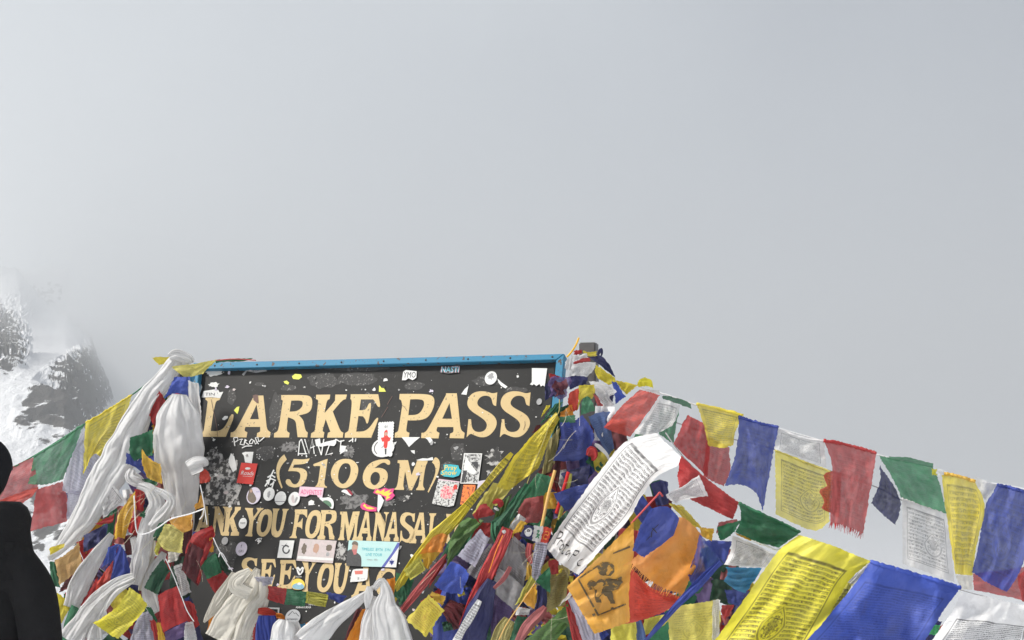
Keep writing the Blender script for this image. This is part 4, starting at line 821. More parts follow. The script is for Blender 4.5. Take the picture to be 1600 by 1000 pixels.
F('N', 'paleyellow', [(508, 400), (838, 528), (830, 822), (508, 782)], 4.08, 'yellow printed flag with horse emblem below the white folded flag', b=[(735, 880)], pr='horse', ink=.62, amp=.007, n=36, hem=1, trans=.5)
F('N', 'red', [(800, 340), (1115, 415), (1035, 895), (835, 830)], 3.82, 'faded red flag with frayed fringe on the upper string', t=[(950, 370)], r=[(1085, 600)], l=[(850, 520)], b=[(930, 855)], amp=.009, fringe=90, hem=1.3, trans=.5, mat=cloth('pink', PR['faint'], .5, ink=.3, inkc=(.12, .01, .01)))
F('N', 'scarlet', [(850, 525), (905, 530), (890, 805), (845, 775)], 3.87, 'orange-red torn flag edge behind the fringed red flag', l=[(795, 545), (815, 610), (770, 640), (800, 700), (785, 745)], amp=.010, trans=.5)
F('N', 'navy', [(1135, 490), (1235, 640), (1225, 845), (1080, 715)], 4.1, 'small navy flag twisted below the green one', r=[(1260, 740)], l=[(1130, 600)], b=[(1160, 790)], amp=.010)
F('Q', 'palegreen', [(125, 118), (455, 192), (532, 470), (262, 375)], 3.82, 'green flag at the middle of the upper right string', t=[(290, 160)], r=[(505, 330)], b=[(400, 425)], l=[(215, 270)], pr='faint', ink=.3, amp=.008, trans=.42, n=34, mat=cloth('palegreen', PR['faint'], .4, ink=.3))
F('Q', 'palegreen', [(190, 128), (455, 168), (455, 195), (180, 140)], 3.80, 'green flap folded over the string above the green flag', t=[(300, 135)], amp=.003, trans=.45)
F('Q', 'white', [(268, 380), (545, 472), (582, 882), (270, 772)], 4.05, 'white printed flag with small horse emblem below the green flag', b=[(420, 825)], pr=dict(PR['horse']), ink=.62, amp=.005, n=40, hem=.8, trans=.5)
F('Q', 'yellow', [(505, 232), (705, 278), (690, 845), (585, 832)], 3.81, 'tall yellow printed flag narrowing downwards on the upper string', t=[(600, 245)], r=[(765, 430), (720, 640)], l=[(540, 520)], pr='noem', ink=.5, amp=.007, n=40, hem=1.3, hemcol='gold')
F('Q', 'white', [(705, 250), (838, 300), (765, 390), (720, 330)], 3.83, 'blank white flag corner between tall yellow and blue flags', amp=.006, trans=.2)
K('Q', 'white', [(475, 215, 32), (495, 222, 38), (520, 225, 28)], 3.79, 'white knotted loop on the string beside the tall yellow flag', pl=3)
F('Q', 'lemon', [(445, 200), (480, 205), (478, 240), (448, 240)], 3.8, 'tiny yellow cloth knot on the string end of the green flag', amp=.004)
F('Q', 'blue', [(842, 300), (1050, 352), (895, 942), (690, 822)], 3.80, 'blue flag at the right edge of the photo on the upper string', t=[(930, 320)], r=[(1025, 600), (985, 800)], l=[(768, 430), (730, 640)], b=[(790, 890)], pr='faint', ink=.45, amp=.011, hem=1.4, n=44, trans=.4)
F('Q', 'pink', [(690, 830), (1020, 790), (1030, 1000), (700, 930)], 4.15, 'pale red sheer flag behind the right-edge blue flag', amp=.010, trans=.55)
F('Q', 'red', [(960, 850), (1050, 780), (1050, 1010), (990, 1000)], 4.1, 'red flag fold at the far right edge', amp=.010)
F('Q', 'cream', [(590, 845), (690, 840), (690, 930), (620, 925)], 4.0, 'small cream flag piece under the tall yellow flag', amp=.006)

# ================================================================== lower right string with large flags
DG[0] = 0.; GRP[0] = 'large flags on the lower right string'
cord('P', [(1040, 676), (1075, 722), (1150, 786), (1246, 836), (1360, 877), (1502, 922), (1640, 960), (1850, 1030), (2200, 1250), (2500, 1650)], 3.45, .0018, 'grey', 'lower right string carrying the large flags')
s = F('V', 'yellow', [(865, 250), (1368, 440), (790, 1290), (60, 1270)], 3.22, 'largest yellow flag with full block print on the lower string', t=[(1110, 335)], l=[(690, 390), (420, 780)], r=[(1195, 600), (975, 1000)], amp=.006, n=60, mat=cloth('lemon', dict(PR['big'], **{'Margin V': .135, 'Margin U': .11, 'Emblem V': .60, 'Emblem U': .47, 'Emblem': .14}), .3, ink=.85, inkc=(.05, .04, .02)))
F('V', 'white', [(1365, 440), (1400, 470), (1240, 620), (1190, 600)], 3.27, 'white frayed edge behind the largest yellow flag', amp=.004)
F('V', 'dim', [(1185, 590), (1240, 600), (1000, 1020), (955, 1010)], 3.27, 'olive yellow printed flag sliver beside the largest yellow flag', pr='noem', ink=.8, amp=.004)
F('W', 'royal', [(110, 318), (895, 550), (470, 1200), (-600, 1180)], 3.18, 'large royal blue flag next to the largest yellow flag', t=[(500, 430)], r=[(720, 790)], l=[(-60, 560), (-330, 880)], amp=.008, n=56, mat=cloth('royal', dict(PR['big'], **{'Margin V': .17, 'Emblem': .0}), .3, ink=.5, inkc=(.012, .02, .10)), hem=1.5)
s = F('W', 'white', [(900, 580), (1560, 725), (1480, 1300), (420, 1260)], 3.12, 'large white printed flag at the lower right corner', t=[(1200, 640)], l=[(810, 760), (640, 1000)], amp=.007, n=60, trans=.25, mat=cloth('white', dict(PR['big'], Rows=16., **{'Margin V': .30, 'Margin U': .1, 'Emblem': 0.}), .25, ink=.85))
F('W', 'bright', [(640, 868), (718, 872), (690, 958), (605, 952)], 3.3, 'bright green printed scrap between blue and white large flags', pr='noem', ink=.7, amp=.005)
F('W', 'navy', [(600, 810), (730, 840), (660, 1060), (500, 1050)], 3.36, 'dark navy flag in the gap between blue and white large flags', amp=.006)
F('N', 'red', [(-60, 430), (288, 712), (250, 812), (-70, 660)], 3.40, 'red flag on the lower string above the orange sheer flag', t=[(120, 590)], b=[(130, 760)], l=[(-80, 540)], pr='faint', ink=.4, amp=.009, n=36, mat=cloth('red', PR['faint'], .3, ink=.4, inkc=(.12, .01, .01)))
F('N', 'faded', [(165, 830), (280, 812), (255, 870), (150, 900)], 3.38, 'small faded red flag end beside the dark green flag', amp=.006)
F('N', 'green', [(288, 715), (655, 890), (525, 985), (265, 890)], 3.39, 'dark green flag with a fold on the lower string', t=[(470, 800)], b=[(400, 950)], l=[(300, 810)], amp=.013, folds=(.8, 1.3), n=36, hem=1)
F('N', 'darkgreen', [(155, 860), (300, 820), (250, 900), (170, 940)], 3.37, 'dark green flag end curling left of the green flag', b=[(210, 925)], amp=.008, mat=cloth('green', None, .25))
s = F('M', 'white', [(545, 48), (682, 182), (190, 702), (40, 575)], 3.62, 'big white flag covered in block print hanging diagonally', r=[(552, 245), (480, 335), (420, 440), (300, 575)], l=[(408, 84), (290, 220), (135, 430)], b=[(110, 652)], dz=(.03, -.10, -.02, .03), amp=.004, n=60, folds=(.2, 1.0), trans=.25, mat=cloth('white', dict(PR['big'], **{'Margin V': .17, 'Margin U': .09, 'Emblem V': .55, 'Emblem': .15}), .25, ink=.88))
draw(s, 'handwriting', [[(.06, .86), (.10, .95)], [(.06, .87), (.14, .86), (.15, .89), (.09, .91)], [(.17, .94), (.18, .90), (.23, .90)], [(.28, .905), (.25, .93), (.29, .945), (.32, .92), (.28, .905)], [(.36, .86), (.37, .945), (.41, .945)], [(.33, .895), (.41, .89)], [(.49, .905), (.45, .92), (.47, .94), (.52, .915), (.53, .945)], [(.58, .88), (.60, .96)], [(.57, .885), (.66, .875), (.66, .905), (.59, .91)], [(.83, .90), (.78, .93), (.84, .95), (.89, .94)]], .009, M_PRINT)
F('M', 'white', [(590, 330), (740, 240), (785, 340), (660, 385)], 3.34, 'white printed flag gathered like a bow over the red flag', t=[(670, 290)], b=[(640, 370), (700, 350)], l=[(600, 350)], pr='noem', ink=.6, amp=.011)

# ================================================================== cluster in front: orange, red, blue sheer flags
GRP[0] = 'bright flag cluster right of the sign'
F('M', 'navy', [(520, 285), (600, 272), (600, 375), (545, 385)], 3.36, 'navy cloth knot at the top of the bright cluster', t=[(560, 268)], amp=.014)
cord('M', [(430, 465), (490, 400), (550, 335), (560, 322), (575, 340)], 3.33, .003, 'pink', 'red and white twisted cord tied to the navy knot')
s = F('M', 'amber', [(440, 455), (425, 915), (262, 972), (135, 755)], 3.30, 'amber flag printed with a dark horse, lower centre right', t=[(440, 600), (420, 760)], l=[(300, 600)], b=[(190, 850)], amp=.008, n=44, trans=.36, pr='')
MI = plain('block_ink_brown', (.13, .095, .05), .85, scale=70, col2=(.62, .32, .04), thr=.60, soft=.05, detail=6)
inkpx(s, 'jewel_print', 'M', [(275,665),(295,645),(325,640),(352,655),(355,685),(335,705),(300,705),(280,690)], MI)
inkpx(s, 'horse_print', 'M', [(225,745),(245,725),(265,735),(280,720),(305,725),(330,715),(355,720),(385,705),(392,735),(368,765),(342,775),(347,800),(358,830),(335,835),(320,802),(300,790),(285,802),(292,828),(268,826),(260,795),(265,770),(240,768)], MI)
for q in ([(183,722),(190,718),(283,884),(276,890)], [(276,890),(280,882),(404,830),(407,838)], [(186,724),(184,716),(300,640),(304,646)], [(345,606),(348,598),(424,566),(425,576)], [(250,880),(262,876),(266,886),(254,892)], [(335,852),(348,848),(350,858),(338,862)]): inkpx(s, 'frame_print', 'M', q, MI, 0)
s = F('M', 'blue', [(520, 395), (652, 440), (490, 620), (435, 588)], 3.25, 'oval blue flag hanging over the orange sheer flag', t=[(590, 385)], r=[(620, 520)], l=[(470, 480)], amp=.006, pr='')
draw(s, 'figure_print', [[(.5, .35), (.45, .5), (.55, .62)], [(.4, .45), (.6, .5)], [(.5, .6), (.45, .72)]], .02, M_PRINT)
F('M', 'apricot', [(560, 500), (755, 515), (665, 790), (428, 640)], 3.31, 'sheer orange flag glowing with a frayed hem', t=[(655, 435)], r=[(735, 640)], b=[(540, 740)], amp=.014, fringe=50, trans=.5, n=44, pr='')
s = F('M', 'red', [(425, 660), (600, 780), (700, 795), (400, 925)], 3.335, 'red patterned flag below the sheer orange one', t=[(520, 760)], r=[(690, 810)], b=[(560, 880)], amp=.007, n=36, mat=cloth('scarlet', dict(Rows=9., Density=.5, Frame=0., Emblem=0., Column=20.), .3, ink=.35, inkc=(.2, .02, .02)))
F('M', 'purple', [(745, 510), (855, 650), (720, 775), (690, 700)], 3.29, 'sheer blue flag to the right of the orange one', r=[(790, 700)], l=[(725, 600)], amp=.008, gauze=.25, mat=cloth('blue', None, .45, gauze=.3))
BUN('M', 'blue', [(840, 640, 26), (740, 740, 40), (640, 840, 30), (560, 930, 24), (490, 1010, 16)], 3.27, 'thin blue flag twisted into a rope below the bright cluster', pl=3)
F('M', 'yellow', [(600, 372), (660, 380), (760, 490), (700, 470)], 3.36, 'yellow flag edge behind the sheer orange flag', pr='noem', ink=.5, amp=.006)
F('M', 'gold', [(745, 480), (812, 490), (800, 545), (750, 520)], 3.35, 'small gold flag corner beside the sheer orange flag', amp=.006)
F('V', 'white', [(385, 258), (690, 395), (610, 490), (325, 462)], 3.45, 'white printed flag tucked under the dark green flag', t=[(540, 320)], l=[(370, 370)], b=[(460, 478)], pr='noem', ink=.6, amp=.010)
F('V', 'gold', [(400, 238), (600, 300), (610, 335), (420, 255)], 3.43, 'thin gold flag roll above the tucked white flag', amp=.003)
cord('V', [(520, 290), (610, 325), (690, 360), (720, 350), (735, 370)], 3.41, .003, 'white', 'white knotted cord end beside the largest yellow flag')
F('V', 'cyan', [(335, 485), (595, 488), (480, 672), (320, 580)], 3.47, 'bright cyan blue flag under the tucked white flag', l=[(350, 530)], b=[(400, 640)], amp=.010, folds=(1.2, 3.2))
F('V', 'navy', [(230, 290), (380, 300), (330, 460), (180, 300)], 3.5, 'navy flag behind the tucked white flag', amp=.012, mat=cloth('blue', None, .2))
F('V', 'blue', [(330, 640), (480, 660), (430, 760), (350, 740)], 3.52, 'dark blue flag below the cyan one', amp=.008)
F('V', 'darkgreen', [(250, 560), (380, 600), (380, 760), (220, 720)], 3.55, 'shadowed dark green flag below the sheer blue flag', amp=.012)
F('V', 'red', [(310, 755), (400, 750), (330, 860), (300, 800)], 3.53, 'small red flag beside the largest yellow flag', amp=.006)
F('M', 'mud', [(600, 850), (830, 815), (815, 1050), (590, 1050)], 3.44, 'olive printed flag at the bottom below the bright cluster', r=[(840, 900)], amp=.007, n=34, mat=cloth('paleyellow', PR['faint'], .3, ink=.35, inkc=(.1, .09, .03)))
F('M', 'white', [(805, 815), (838, 815), (835, 980), (800, 1010)], 3.42, 'frayed white edge of the olive printed flag', amp=.006)
F('M', 'yellow', [(340, 930), (450, 905), (460, 1050), (330, 1050)], 3.37, 'yellow flag bunch under the amber horse flag', amp=.014, mat=cloth('dim', None, .3))
F('M', 'dim', [(490, 900), (600, 880), (580, 950), (480, 980)], 3.42, 'yellow-green flag fold beneath the red patterned flag', amp=.008)
F('M', 'darkgreen', [(500, 990), (600, 915), (610, 1050), (490, 1050)], 3.4, 'dark green flag corner below the blue rope', amp=.008, mat=cloth('green', None, .2))
BUN('M', 'steel', [(450, 880, 30), (465, 940, 40), (480, 1030, 46)], 3.4, 'grey blue bunched flag between yellow ones at the bottom', pl=4)
K('M', 'cream', [(430, 900, 20), (430, 950, 34), (432, 1030, 40)], 3.39, 'small cream cloth tail at the bottom below the amber flag', pl=4)
# ================================================================== tangle between sign and big white flag
GRP[0] = 'tangled flags hanging from the right post'
F('Y', 'paleyellow', [(745, 220), (768, 270), (560, 650), (285, 800)], 3.86, 'pale yellow printed flag stretched thin over the sign, upper end at the knot', r=[(690, 430), (610, 650)], l=[(560, 400), (400, 590)], b=[(400, 815)], pr='noem', ink=.45, amp=.012, n=44, mat=cloth('yellow', PR['noem'], .35, ink=.4))
BUN('P', 'yellow', [(800, 708, 6), (780, 732, 12), (760, 756, 9), (742, 776, 11), (716, 806, 18), (684, 836, 22), (660, 862, 16), (640, 888, 13), (622, 918, 12), (612, 945, 9)], 3.84, 'long yellow flag twisted into a rope across the sign edge', pl=4, pr='noem')
F('Y', 'green', [(740, 150), (800, 140), (690, 260), (620, 310)], 3.88, 'dark green flag knot above the stretched yellow flag', amp=.01)
F('Y', 'yellow', [(670, 170), (700, 165), (640, 250), (625, 255)], 3.9, 'small yellow flag edge beside the green knot', amp=.004)
F('Y', 'maroon', [(590, 320), (628, 325), (600, 370), (560, 385)], 3.9, 'dark red flag end peeping from the stretched yellow flag', amp=.005)
cord('Y', [(770, 120), (765, 220), (700, 300), (650, 440), (560, 660), (500, 830)], 3.83, .0016, 'mud', 'thin loose string crossing the stretched yellow flag')
F('Y', 'mud', [(250, 770), (410, 800), (280, 950), (150, 930)], 3.88, 'olive yellow flag hanging under the twisted yellow rope', amp=.008, mat=cloth('paleyellow', None, .3))
F('S', 'gold', [(290, 385), (385, 372), (350, 470), (215, 480)], 3.82, 'orange stained patch flag on the twisted yellow rope', t=[(340, 360)], amp=.010, mat=cloth('orange', None, .3))
F('S', 'gold', [(225, 475), (350, 455), (265, 575), (240, 560)], 3.825, 'gold flag fold below the orange patch', amp=.008)
F('S', 'lemon', [(215, 490), (250, 580), (160, 640), (118, 585)], 3.80, 'yellow-green printed flag end at the sign edge', pr='noem', ink=.6, amp=.006, mat=cloth('dim', PR['noem'], .3))
F('S', 'darkgreen', [(75, 595), (180, 640), (150, 730), (55, 745)], 3.84, 'dark green patterned flag beside the last sign letters', amp=.010, mat=cloth('green', dict(Rows=6., Density=.5, Frame=0., Column=14.), .2, ink=.5))
F('S', 'orange', [(0, 640), (62, 625), (55, 790), (30, 770)], 3.86, 'orange satin flag end right of the white scarf knot', amp=.010)
BUN('S', 'pink', [(375, 485, 14), (310, 570, 40), (240, 660, 52), (160, 760, 44), (100, 835, 34)], 3.80, 'pale red flag twisted into a rope next to the yellow one', pl=4)
F('S', 'red', [(380, 480), (375, 530), (270, 690), (280, 640)], 3.83, 'dark red flag edge along the pale red rope', amp=.006)
F('S', 'palegreen', [(500, 262), (602, 280), (370, 590), (395, 400)], 3.79, 'long pale green flag slanting down from the red corner', r=[(520, 370), (440, 480)], l=[(440, 320)], amp=.010, pr='faint', ink=.35, n=34, mat=cloth('olive', PR['faint'], .3, ink=.4))
F('S', 'red', [(530, 255), (615, 183), (668, 245), (612, 322)], 3.76, 'red flag corner folded over the pale green flag', t=[(580, 190)], b=[(560, 280)], amp=.010)
o = BUN('S', 'red', [(655, 180, 14), (680, 165, 34), (705, 180, 34), (690, 200, 20)], 3.73, 'small red ribbon rosette', pl=7, amp=.5)
K('S', 'white', [(662, 205, 12), (678, 215, 16), (690, 222, 10)], 3.725, 'tiny white tie under the red ribbon rosette', pl=3)
F('S', 'green', [(850, 55), (890, 85), (740, 345), (642, 290)], 3.72, 'dark green flag falling from the stick to the rosette', r=[(800, 230)], l=[(760, 170), (710, 240)], amp=.014, n=30)
BUN('S', 'green', [(690, 290, 90), (690, 350, 100), (700, 430, 60)], 3.735, 'bunched green flag tail below the rosette', pl=5, amp=.4)
F('S', 'palegreen', [(925, -5), (1010, 20), (965, 130), (838, 155)], 3.73, 'pale green flag draped at the wooden stick', r=[(1000, 80)], l=[(870, 70)], amp=.011)
F('S', 'pink', [(815, 160), (975, 130), (955, 300), (800, 290)], 3.76, 'pale red curved flag behind the wooden stick', t=[(900, 135)], amp=.014)
st = cord('S', [(1028, -20), (990, 120), (955, 285), (945, 330)], 3.69, .0055, 'tan', 'light wooden stick leaning in the tangle', 'stick'); st['category'] = 'stick'
st = cord('S', [(1108, -10), (1075, 110), (1035, 240)], 3.72, .006, 'red', 'red painted stick beside the wooden one', 'stick'); st['category'] = 'stick'
BUN('S', 'dim', [(1125, 0, 14), (1110, 60, 26), (1075, 190, 24), (1050, 280, 20)], 3.735, 'yellow green cord-like flag by the red stick', pl=3)
F('S', 'blue', [(1020, 120), (1235, 60), (1200, 170), (1090, 225)], 3.71, 'dark blue flag triangle left of the big white flag', t=[(1130, 85)], l=[(1045, 170)], amp=.009)
F('S', 'grey', [(1060, 0), (1240, -60), (1225, 60), (1120, 80)], 3.78, 'dark striped flag in the shadow under the blue ones', amp=.012, mat=cloth('navy', PR['noem'], .15))
o = BUN('T', 'red', [(440, 960, 30), (470, 920, 70), (490, 960, 60), (480, 1000, 20)], 3.70, 'red flower-like ribbon under the deep blue flag', pl=7, amp=.5)
K('T', 'white', [(495, 870, 20), (530, 890, 34), (590, 950, 24), (610, 1000, 14)], 3.71, 'white ribbon beside the red flower-like ribbon', pl=3)
GRP[0] = 'small flags on the ribbon string'
F('S', 'gold', [(822, 280), (862, 300), (830, 350), (768, 362)], 3.60, 'little golden flag first on the ribbon string', amp=.006)
s = F('S', 'navy', [(848, 305), (908, 318), (890, 405), (818, 375)], 3.59, 'little navy flag with white oval emblem on the ribbon string', amp=.004)
inkblob(s, 'emblem_print', [(.2,.3),(.5,.12),(.82,.25),(.85,.7),(.5,.88),(.18,.7)], cloth('white')); draw(s, 'emblem_lines', [[(.4, .3), (.4, .7)], [(.4, .3), (.65, .38), (.42, .5), (.68, .65), (.4, .7)], [(.25, .5), (.3, .65)]], .07, M_PRINT, .003)
s = F('S', 'white', [(905, 310), (962, 318), (940, 415), (888, 405)], 3.59, 'little white flag with green emblem on the ribbon string', amp=.004)
draw(s, 'emblem_lines', [[(.35, .35), (.65, .3), (.45, .5), (.7, .55), (.35, .75)], [(.35, .5), (.7, .75)]], .08, cloth('green'), .003)
s = F('S', 'scarlet', [(960, 320), (1015, 330), (985, 418), (940, 412)], 3.59, 'little orange-red flag last on the ribbon string', amp=.004)
draw(s, 'emblem_lines', [[(.3, .3), (.7, .3), (.7, .5), (.3, .5), (.3, .75), (.7, .75)]], .06, cloth('apricot'), .003)
GRP[0] = 'tangled flags hanging from the right post'
F('S', 'white', [(580, 330), (637, 388), (545, 562), (438, 492)], 3.70, 'white printed flag slanting beside the dull green one', t=[(605, 365)], pr=dict(Rows=9., Density=.55, Frame=0., Emblem=.16), ink=.6, amp=.008, mat=cloth('lavender', dict(Rows=9., Density=.55, Frame=0., Emblem=.16), .3, ink=.55))
F('S', 'grey', [(640, 420), (690, 480), (560, 640), (488, 590)], 3.72, 'dark grey printed sheer flag under the white slanting one', pr='noem', ink=.7, amp=.010)
F('S', 'blue', [(400, 530), (512, 600), (465, 725), (300, 672)], 3.68, 'mid blue flag above the yellow printed square', t=[(460, 550)], b=[(380, 715)], amp=.012, mat=cloth('royal', PR['faint'], .25, ink=.35))
BUN('S', 'blue', [(430, 700, 150), (420, 800, 200), (400, 900, 210), (380, 1020, 190)], 3.76, 'dark blue bunched flag behind the yellow printed square', pl=6, amp=.3)
BUN('S', 'maroon', [(370, 790, 90), (430, 840, 130), (470, 920, 110)], 3.70, 'maroon bunched flag beside the yellow printed square', pl=5, amp=.3)
BUN('S', 'red', [(745, 330, 70), (700, 440, 84), (640, 560, 92), (580, 690, 80), (530, 790, 66), (470, 920, 46)], 3.655, 'long bright red flag bunched into a diagonal rope', pl=3, amp=.25)
cord('S', [(715, 370), (680, 450), (630, 595)], 3.60, .0012, 'orange', 'thin orange thread lying on the red rope')
K('S', 'white', [(718, 340, 18), (722, 350, 22), (728, 358, 12)], 3.61, 'tiny white tie at the top of the red rope', pl=3)
s = F('S', 'yellow', [(270, 725), (362, 820), (250, 985), (135, 882)], 3.62, 'yellow square flag with red print below the blue flag', l=[(200, 800)], amp=.006, mat=cloth('yellow', dict(Rows=12., Density=.5, Emblem=.2), .3, ink=.6, inkc=(.35, .08, .02)))
F('S', 'gold', [(290, 710), (370, 740), (350, 800), (275, 730)], 3.65, 'brownish gold flag fold over the yellow square', amp=.006)
BUN('S', 'navy', [(650, 640, 60), (600, 760, 130), (550, 900, 170), (520, 1030, 190)], 3.64, 'dark slate navy flag bunched below the red rope', pl=4, amp=.2)
K('S', 'white', [(575, 762, 30), (520, 860, 50), (470, 940, 44), (430, 1020, 50)], 3.60, 'narrow white strip along the navy bunched flag', pl=3, name='prayer_flag', cat='prayer flag', pr='noem')
F('S', 'grey', [(780, 375), (855, 440), (830, 700), (690, 560)], 3.66, 'grey beige sheer flag with faded print, upper', pr='noem', ink=.5, amp=.012, l=[(730, 440)], r=[(860, 560)], mat=cloth('tan', PR['noem'], .3, ink=.5) if 0 else cloth('grey', PR['noem'], .3, ink=.5))
F('S', 'grey', [(690, 560), (845, 690), (790, 830), (640, 700)], 3.64, 'grey beige sheer flag hanging below its faded neighbour', t=[(770, 620)], amp=.010, mat=cloth('grey', None, .35))
F('S', 'purple', [(640, 690), (780, 760), (740, 1020), (640, 1020)], 3.66, 'dull purple flag below the grey sheer ones', amp=.016)
BUN('S', 'faded', [(760, 560, 24), (720, 630, 30), (660, 690, 18)], 3.60, 'small faded red twist across the grey sheer flag', pl=3)
BUN('S', 'pink', [(880, 420, 40), (870, 480, 44), (890, 540, 30)], 3.66, 'pale red bunched flag under the ribbon string', pl=4)
K('S', 'white', [(950, 400, 70), (940, 470, 78), (920, 560, 60), (905, 640, 34)], 3.63, 'grey white printed flag twisted below the ribbon string', pl=4, name='prayer_flag', cat='prayer flag', pr='noem', mat=cloth('lavender', PR['noem'], .2))
F('S', 'gold', [(860, 530), (890, 560), (900, 640), (850, 640)], 3.65, 'small golden flag patch beside the grey twist', amp=.008)
F('S', 'green', [(1000, 555), (1000, 720), (910, 650), (930, 620)], 3.56, 'small green triangular flag beside the signed white flag', amp=.008)
F('S', 'dim', [(880, 610), (915, 650), (830, 770), (790, 790)], 3.60, 'yellow green flag strip above the small orange flag', amp=.008)
F('S', 'amber', [(915, 665), (905, 815), (830, 765), (850, 720)], 3.55, 'small orange flag below the green triangular one', amp=.008)
F('S', 'white', [(800, 800), (880, 815), (870, 850), (790, 850)], 3.57, 'small white printed flag below the small orange one', pr='noem', ink=.6, amp=.008)
BUN('S', 'navy', [(945, 670, 50), (950, 760, 64), (930, 850, 56), (900, 900, 30)], 3.58, 'navy bunched flag beside the small orange one', pl=4)
BUN('S', 'faded', [(970, 800, 30), (930, 850, 66), (860, 920, 70), (800, 1020, 40)], 3.54, 'faded red flag twisted into a tail at the bottom', pl=5, amp=.35)
F('S', 'red', [(990, 520), (1050, 510), (1050, 600), (985, 610)], 3.63, 'red flag fold left of the handwriting on the white flag', amp=.010)
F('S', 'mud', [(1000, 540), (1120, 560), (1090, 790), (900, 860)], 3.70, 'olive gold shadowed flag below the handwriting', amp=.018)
F('S', 'olive', [(1105, 785), (1140, 1030), (1000, 1050), (800, 1040)], 3.50, 'large olive green flag at the bottom beside the amber horse flag', l=[(960, 910)], r=[(1130, 900)], amp=.010, n=30)
F('S', 'cream', [(1135, 690), (1130, 735), (1050, 800), (1065, 780)], 3.44, 'pale peach flag tip left of the amber horse flag', amp=.003)
F('S', 'red', [(1090, 790), (1135, 830), (1200, 1030), (1140, 1030)], 3.48, 'red ribbon flag hanging right of the olive green one', amp=.008)
K('S', 'grey', [(1130, 740, 60), (1190, 850, 110), (1240, 1030, 150)], 3.52, 'grey white cloth behind the red ribbon flag', pl=4, mat=cloth('lavender', None, .25))
F('S', 'darkgreen', [(95, 855), (130, 900), (170, 1030), (30, 1030)], 3.70, 'dull green flag corner at the bottom beside the white scarf', amp=.010, mat=cloth('olive', None, .2))
K('S', 'white', [(60, 830, 40), (100, 870, 50), (128, 850, 18)], 3.72, 'white scarf end beside the pale red rope', pl=4)
BUN('S', 'mud', [(760, 880, 80), (720, 950, 110), (690, 1030, 120)], 3.60, 'olive brown bunched flag at the bottom edge', pl=5, amp=.3)
F('S', 'green', [(800, 850), (880, 870), (800, 1040), (740, 1040)], 3.57, 'green flag strip between white and faded red at the bottom', amp=.012)
cord('S', [(905, 660), (830, 770), (740, 900), (690, 1000)], 3.52, .0016, 'tan', 'thin tan thread beside the small orange flag')

F('S', 'green', [(440, 320), (570, 285), (480, 480), (320, 530)], 3.83, 'mid green flag behind the long slanting one', amp=.014)
F('S', 'paleyellow', [(610, 110), (715, 70), (650, 215), (530, 245)], 3.86, 'pale yellow sheer flag above the folded red corner', amp=.012, trans=.45)
F('S', 'olive', [(690, 180), (770, 120), (700, 300), (640, 330)], 3.85, 'olive shadowed flag behind the red ribbon rosette', amp=.014)
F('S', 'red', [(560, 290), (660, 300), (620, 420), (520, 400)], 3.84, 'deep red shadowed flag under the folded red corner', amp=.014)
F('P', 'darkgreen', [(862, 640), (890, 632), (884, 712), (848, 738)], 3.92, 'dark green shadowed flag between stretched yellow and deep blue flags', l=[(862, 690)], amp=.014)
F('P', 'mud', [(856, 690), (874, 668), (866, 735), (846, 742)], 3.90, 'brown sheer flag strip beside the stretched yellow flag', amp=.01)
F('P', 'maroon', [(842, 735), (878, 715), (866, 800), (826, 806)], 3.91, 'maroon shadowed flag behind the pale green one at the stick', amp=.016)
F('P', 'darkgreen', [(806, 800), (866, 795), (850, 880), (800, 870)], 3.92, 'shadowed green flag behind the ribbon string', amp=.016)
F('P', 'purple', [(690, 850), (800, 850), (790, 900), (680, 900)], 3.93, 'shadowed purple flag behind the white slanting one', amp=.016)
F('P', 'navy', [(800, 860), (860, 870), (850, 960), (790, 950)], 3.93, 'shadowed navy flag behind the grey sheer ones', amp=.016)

# ================================================================== left string
DG[0] = .17; GRP[0] = 'flags on the left string'
cord('P', [(-500, 1350), (-250, 920), (-60, 765), (0, 740), (52, 713), (130, 664), (205, 618), (262, 572)], 4.62, .003, 'green', 'left string of flags running down from the knot')
F('A', 'pink', [(-60, 470), (113, 380), (132, 492), (-60, 590)], 4.60, 'sheer red flag behind the person on the left string', t=[(30, 418)], amp=.012, trans=.5)
F('A', 'scarlet', [(-20, 530), (132, 478), (110, 510), (-10, 600)], 4.55, 'brighter red fold of cloth below the sheer red flag', amp=.008, trans=.45)
F('A', 'pink', [(125, 488), (212, 462), (228, 598), (100, 632)], 4.66, 'second sheer red flag hanging below the green one', r=[(232, 540)], amp=.010, trans=.5, gauze=.12)
F('A', 'purple', [(205, 500), (232, 500), (235, 580), (210, 590)], 4.68, 'narrow violet flag edge behind the second sheer red flag', amp=.006)
F('A', 'palegreen', [(115, 378), (285, 268), (215, 455), (97, 470)], 4.58, 'green sheer flag on the left string', t=[(200, 325)], b=[(150, 472)], r=[(250, 360)], amp=.010, trans=.48, n=34, hem=1)
F('A', 'lavender', [(285, 290), (350, 380), (310, 530), (212, 492)], 4.62, 'pale grey printed sheer flag between green and yellow', l=[(235, 380)], amp=.012, pr='noem', ink=.35, trans=.5, gauze=.3)
F('A', 'lavender', [(230, 490), (320, 500), (280, 600), (225, 590)], 4.6, 'torn pale grey flag tatters above the snowy gap', amp=.014, trans=.5, gauze=.35, pr='noem', ink=.35)
F('A', 'yellow', [(290, 262), (448, 168), (350, 385), (282, 438)], 4.56, 'yellow printed flag on the left string', t=[(370, 218)], r=[(415, 270)], b=[(318, 368)], pr='noem', ink=.45, amp=.009, n=36, trans=.4, hem=1)
F('A', 'red', [(418, 225), (436, 220), (425, 275), (410, 275)], 4.6, 'small red flag edge behind the yellow flag on the left', amp=.004)
F('A', 'purple', [(400, 270), (425, 262), (415, 310), (385, 330)], 4.61, 'small purple flag edge under the yellow flag on the left', amp=.004)

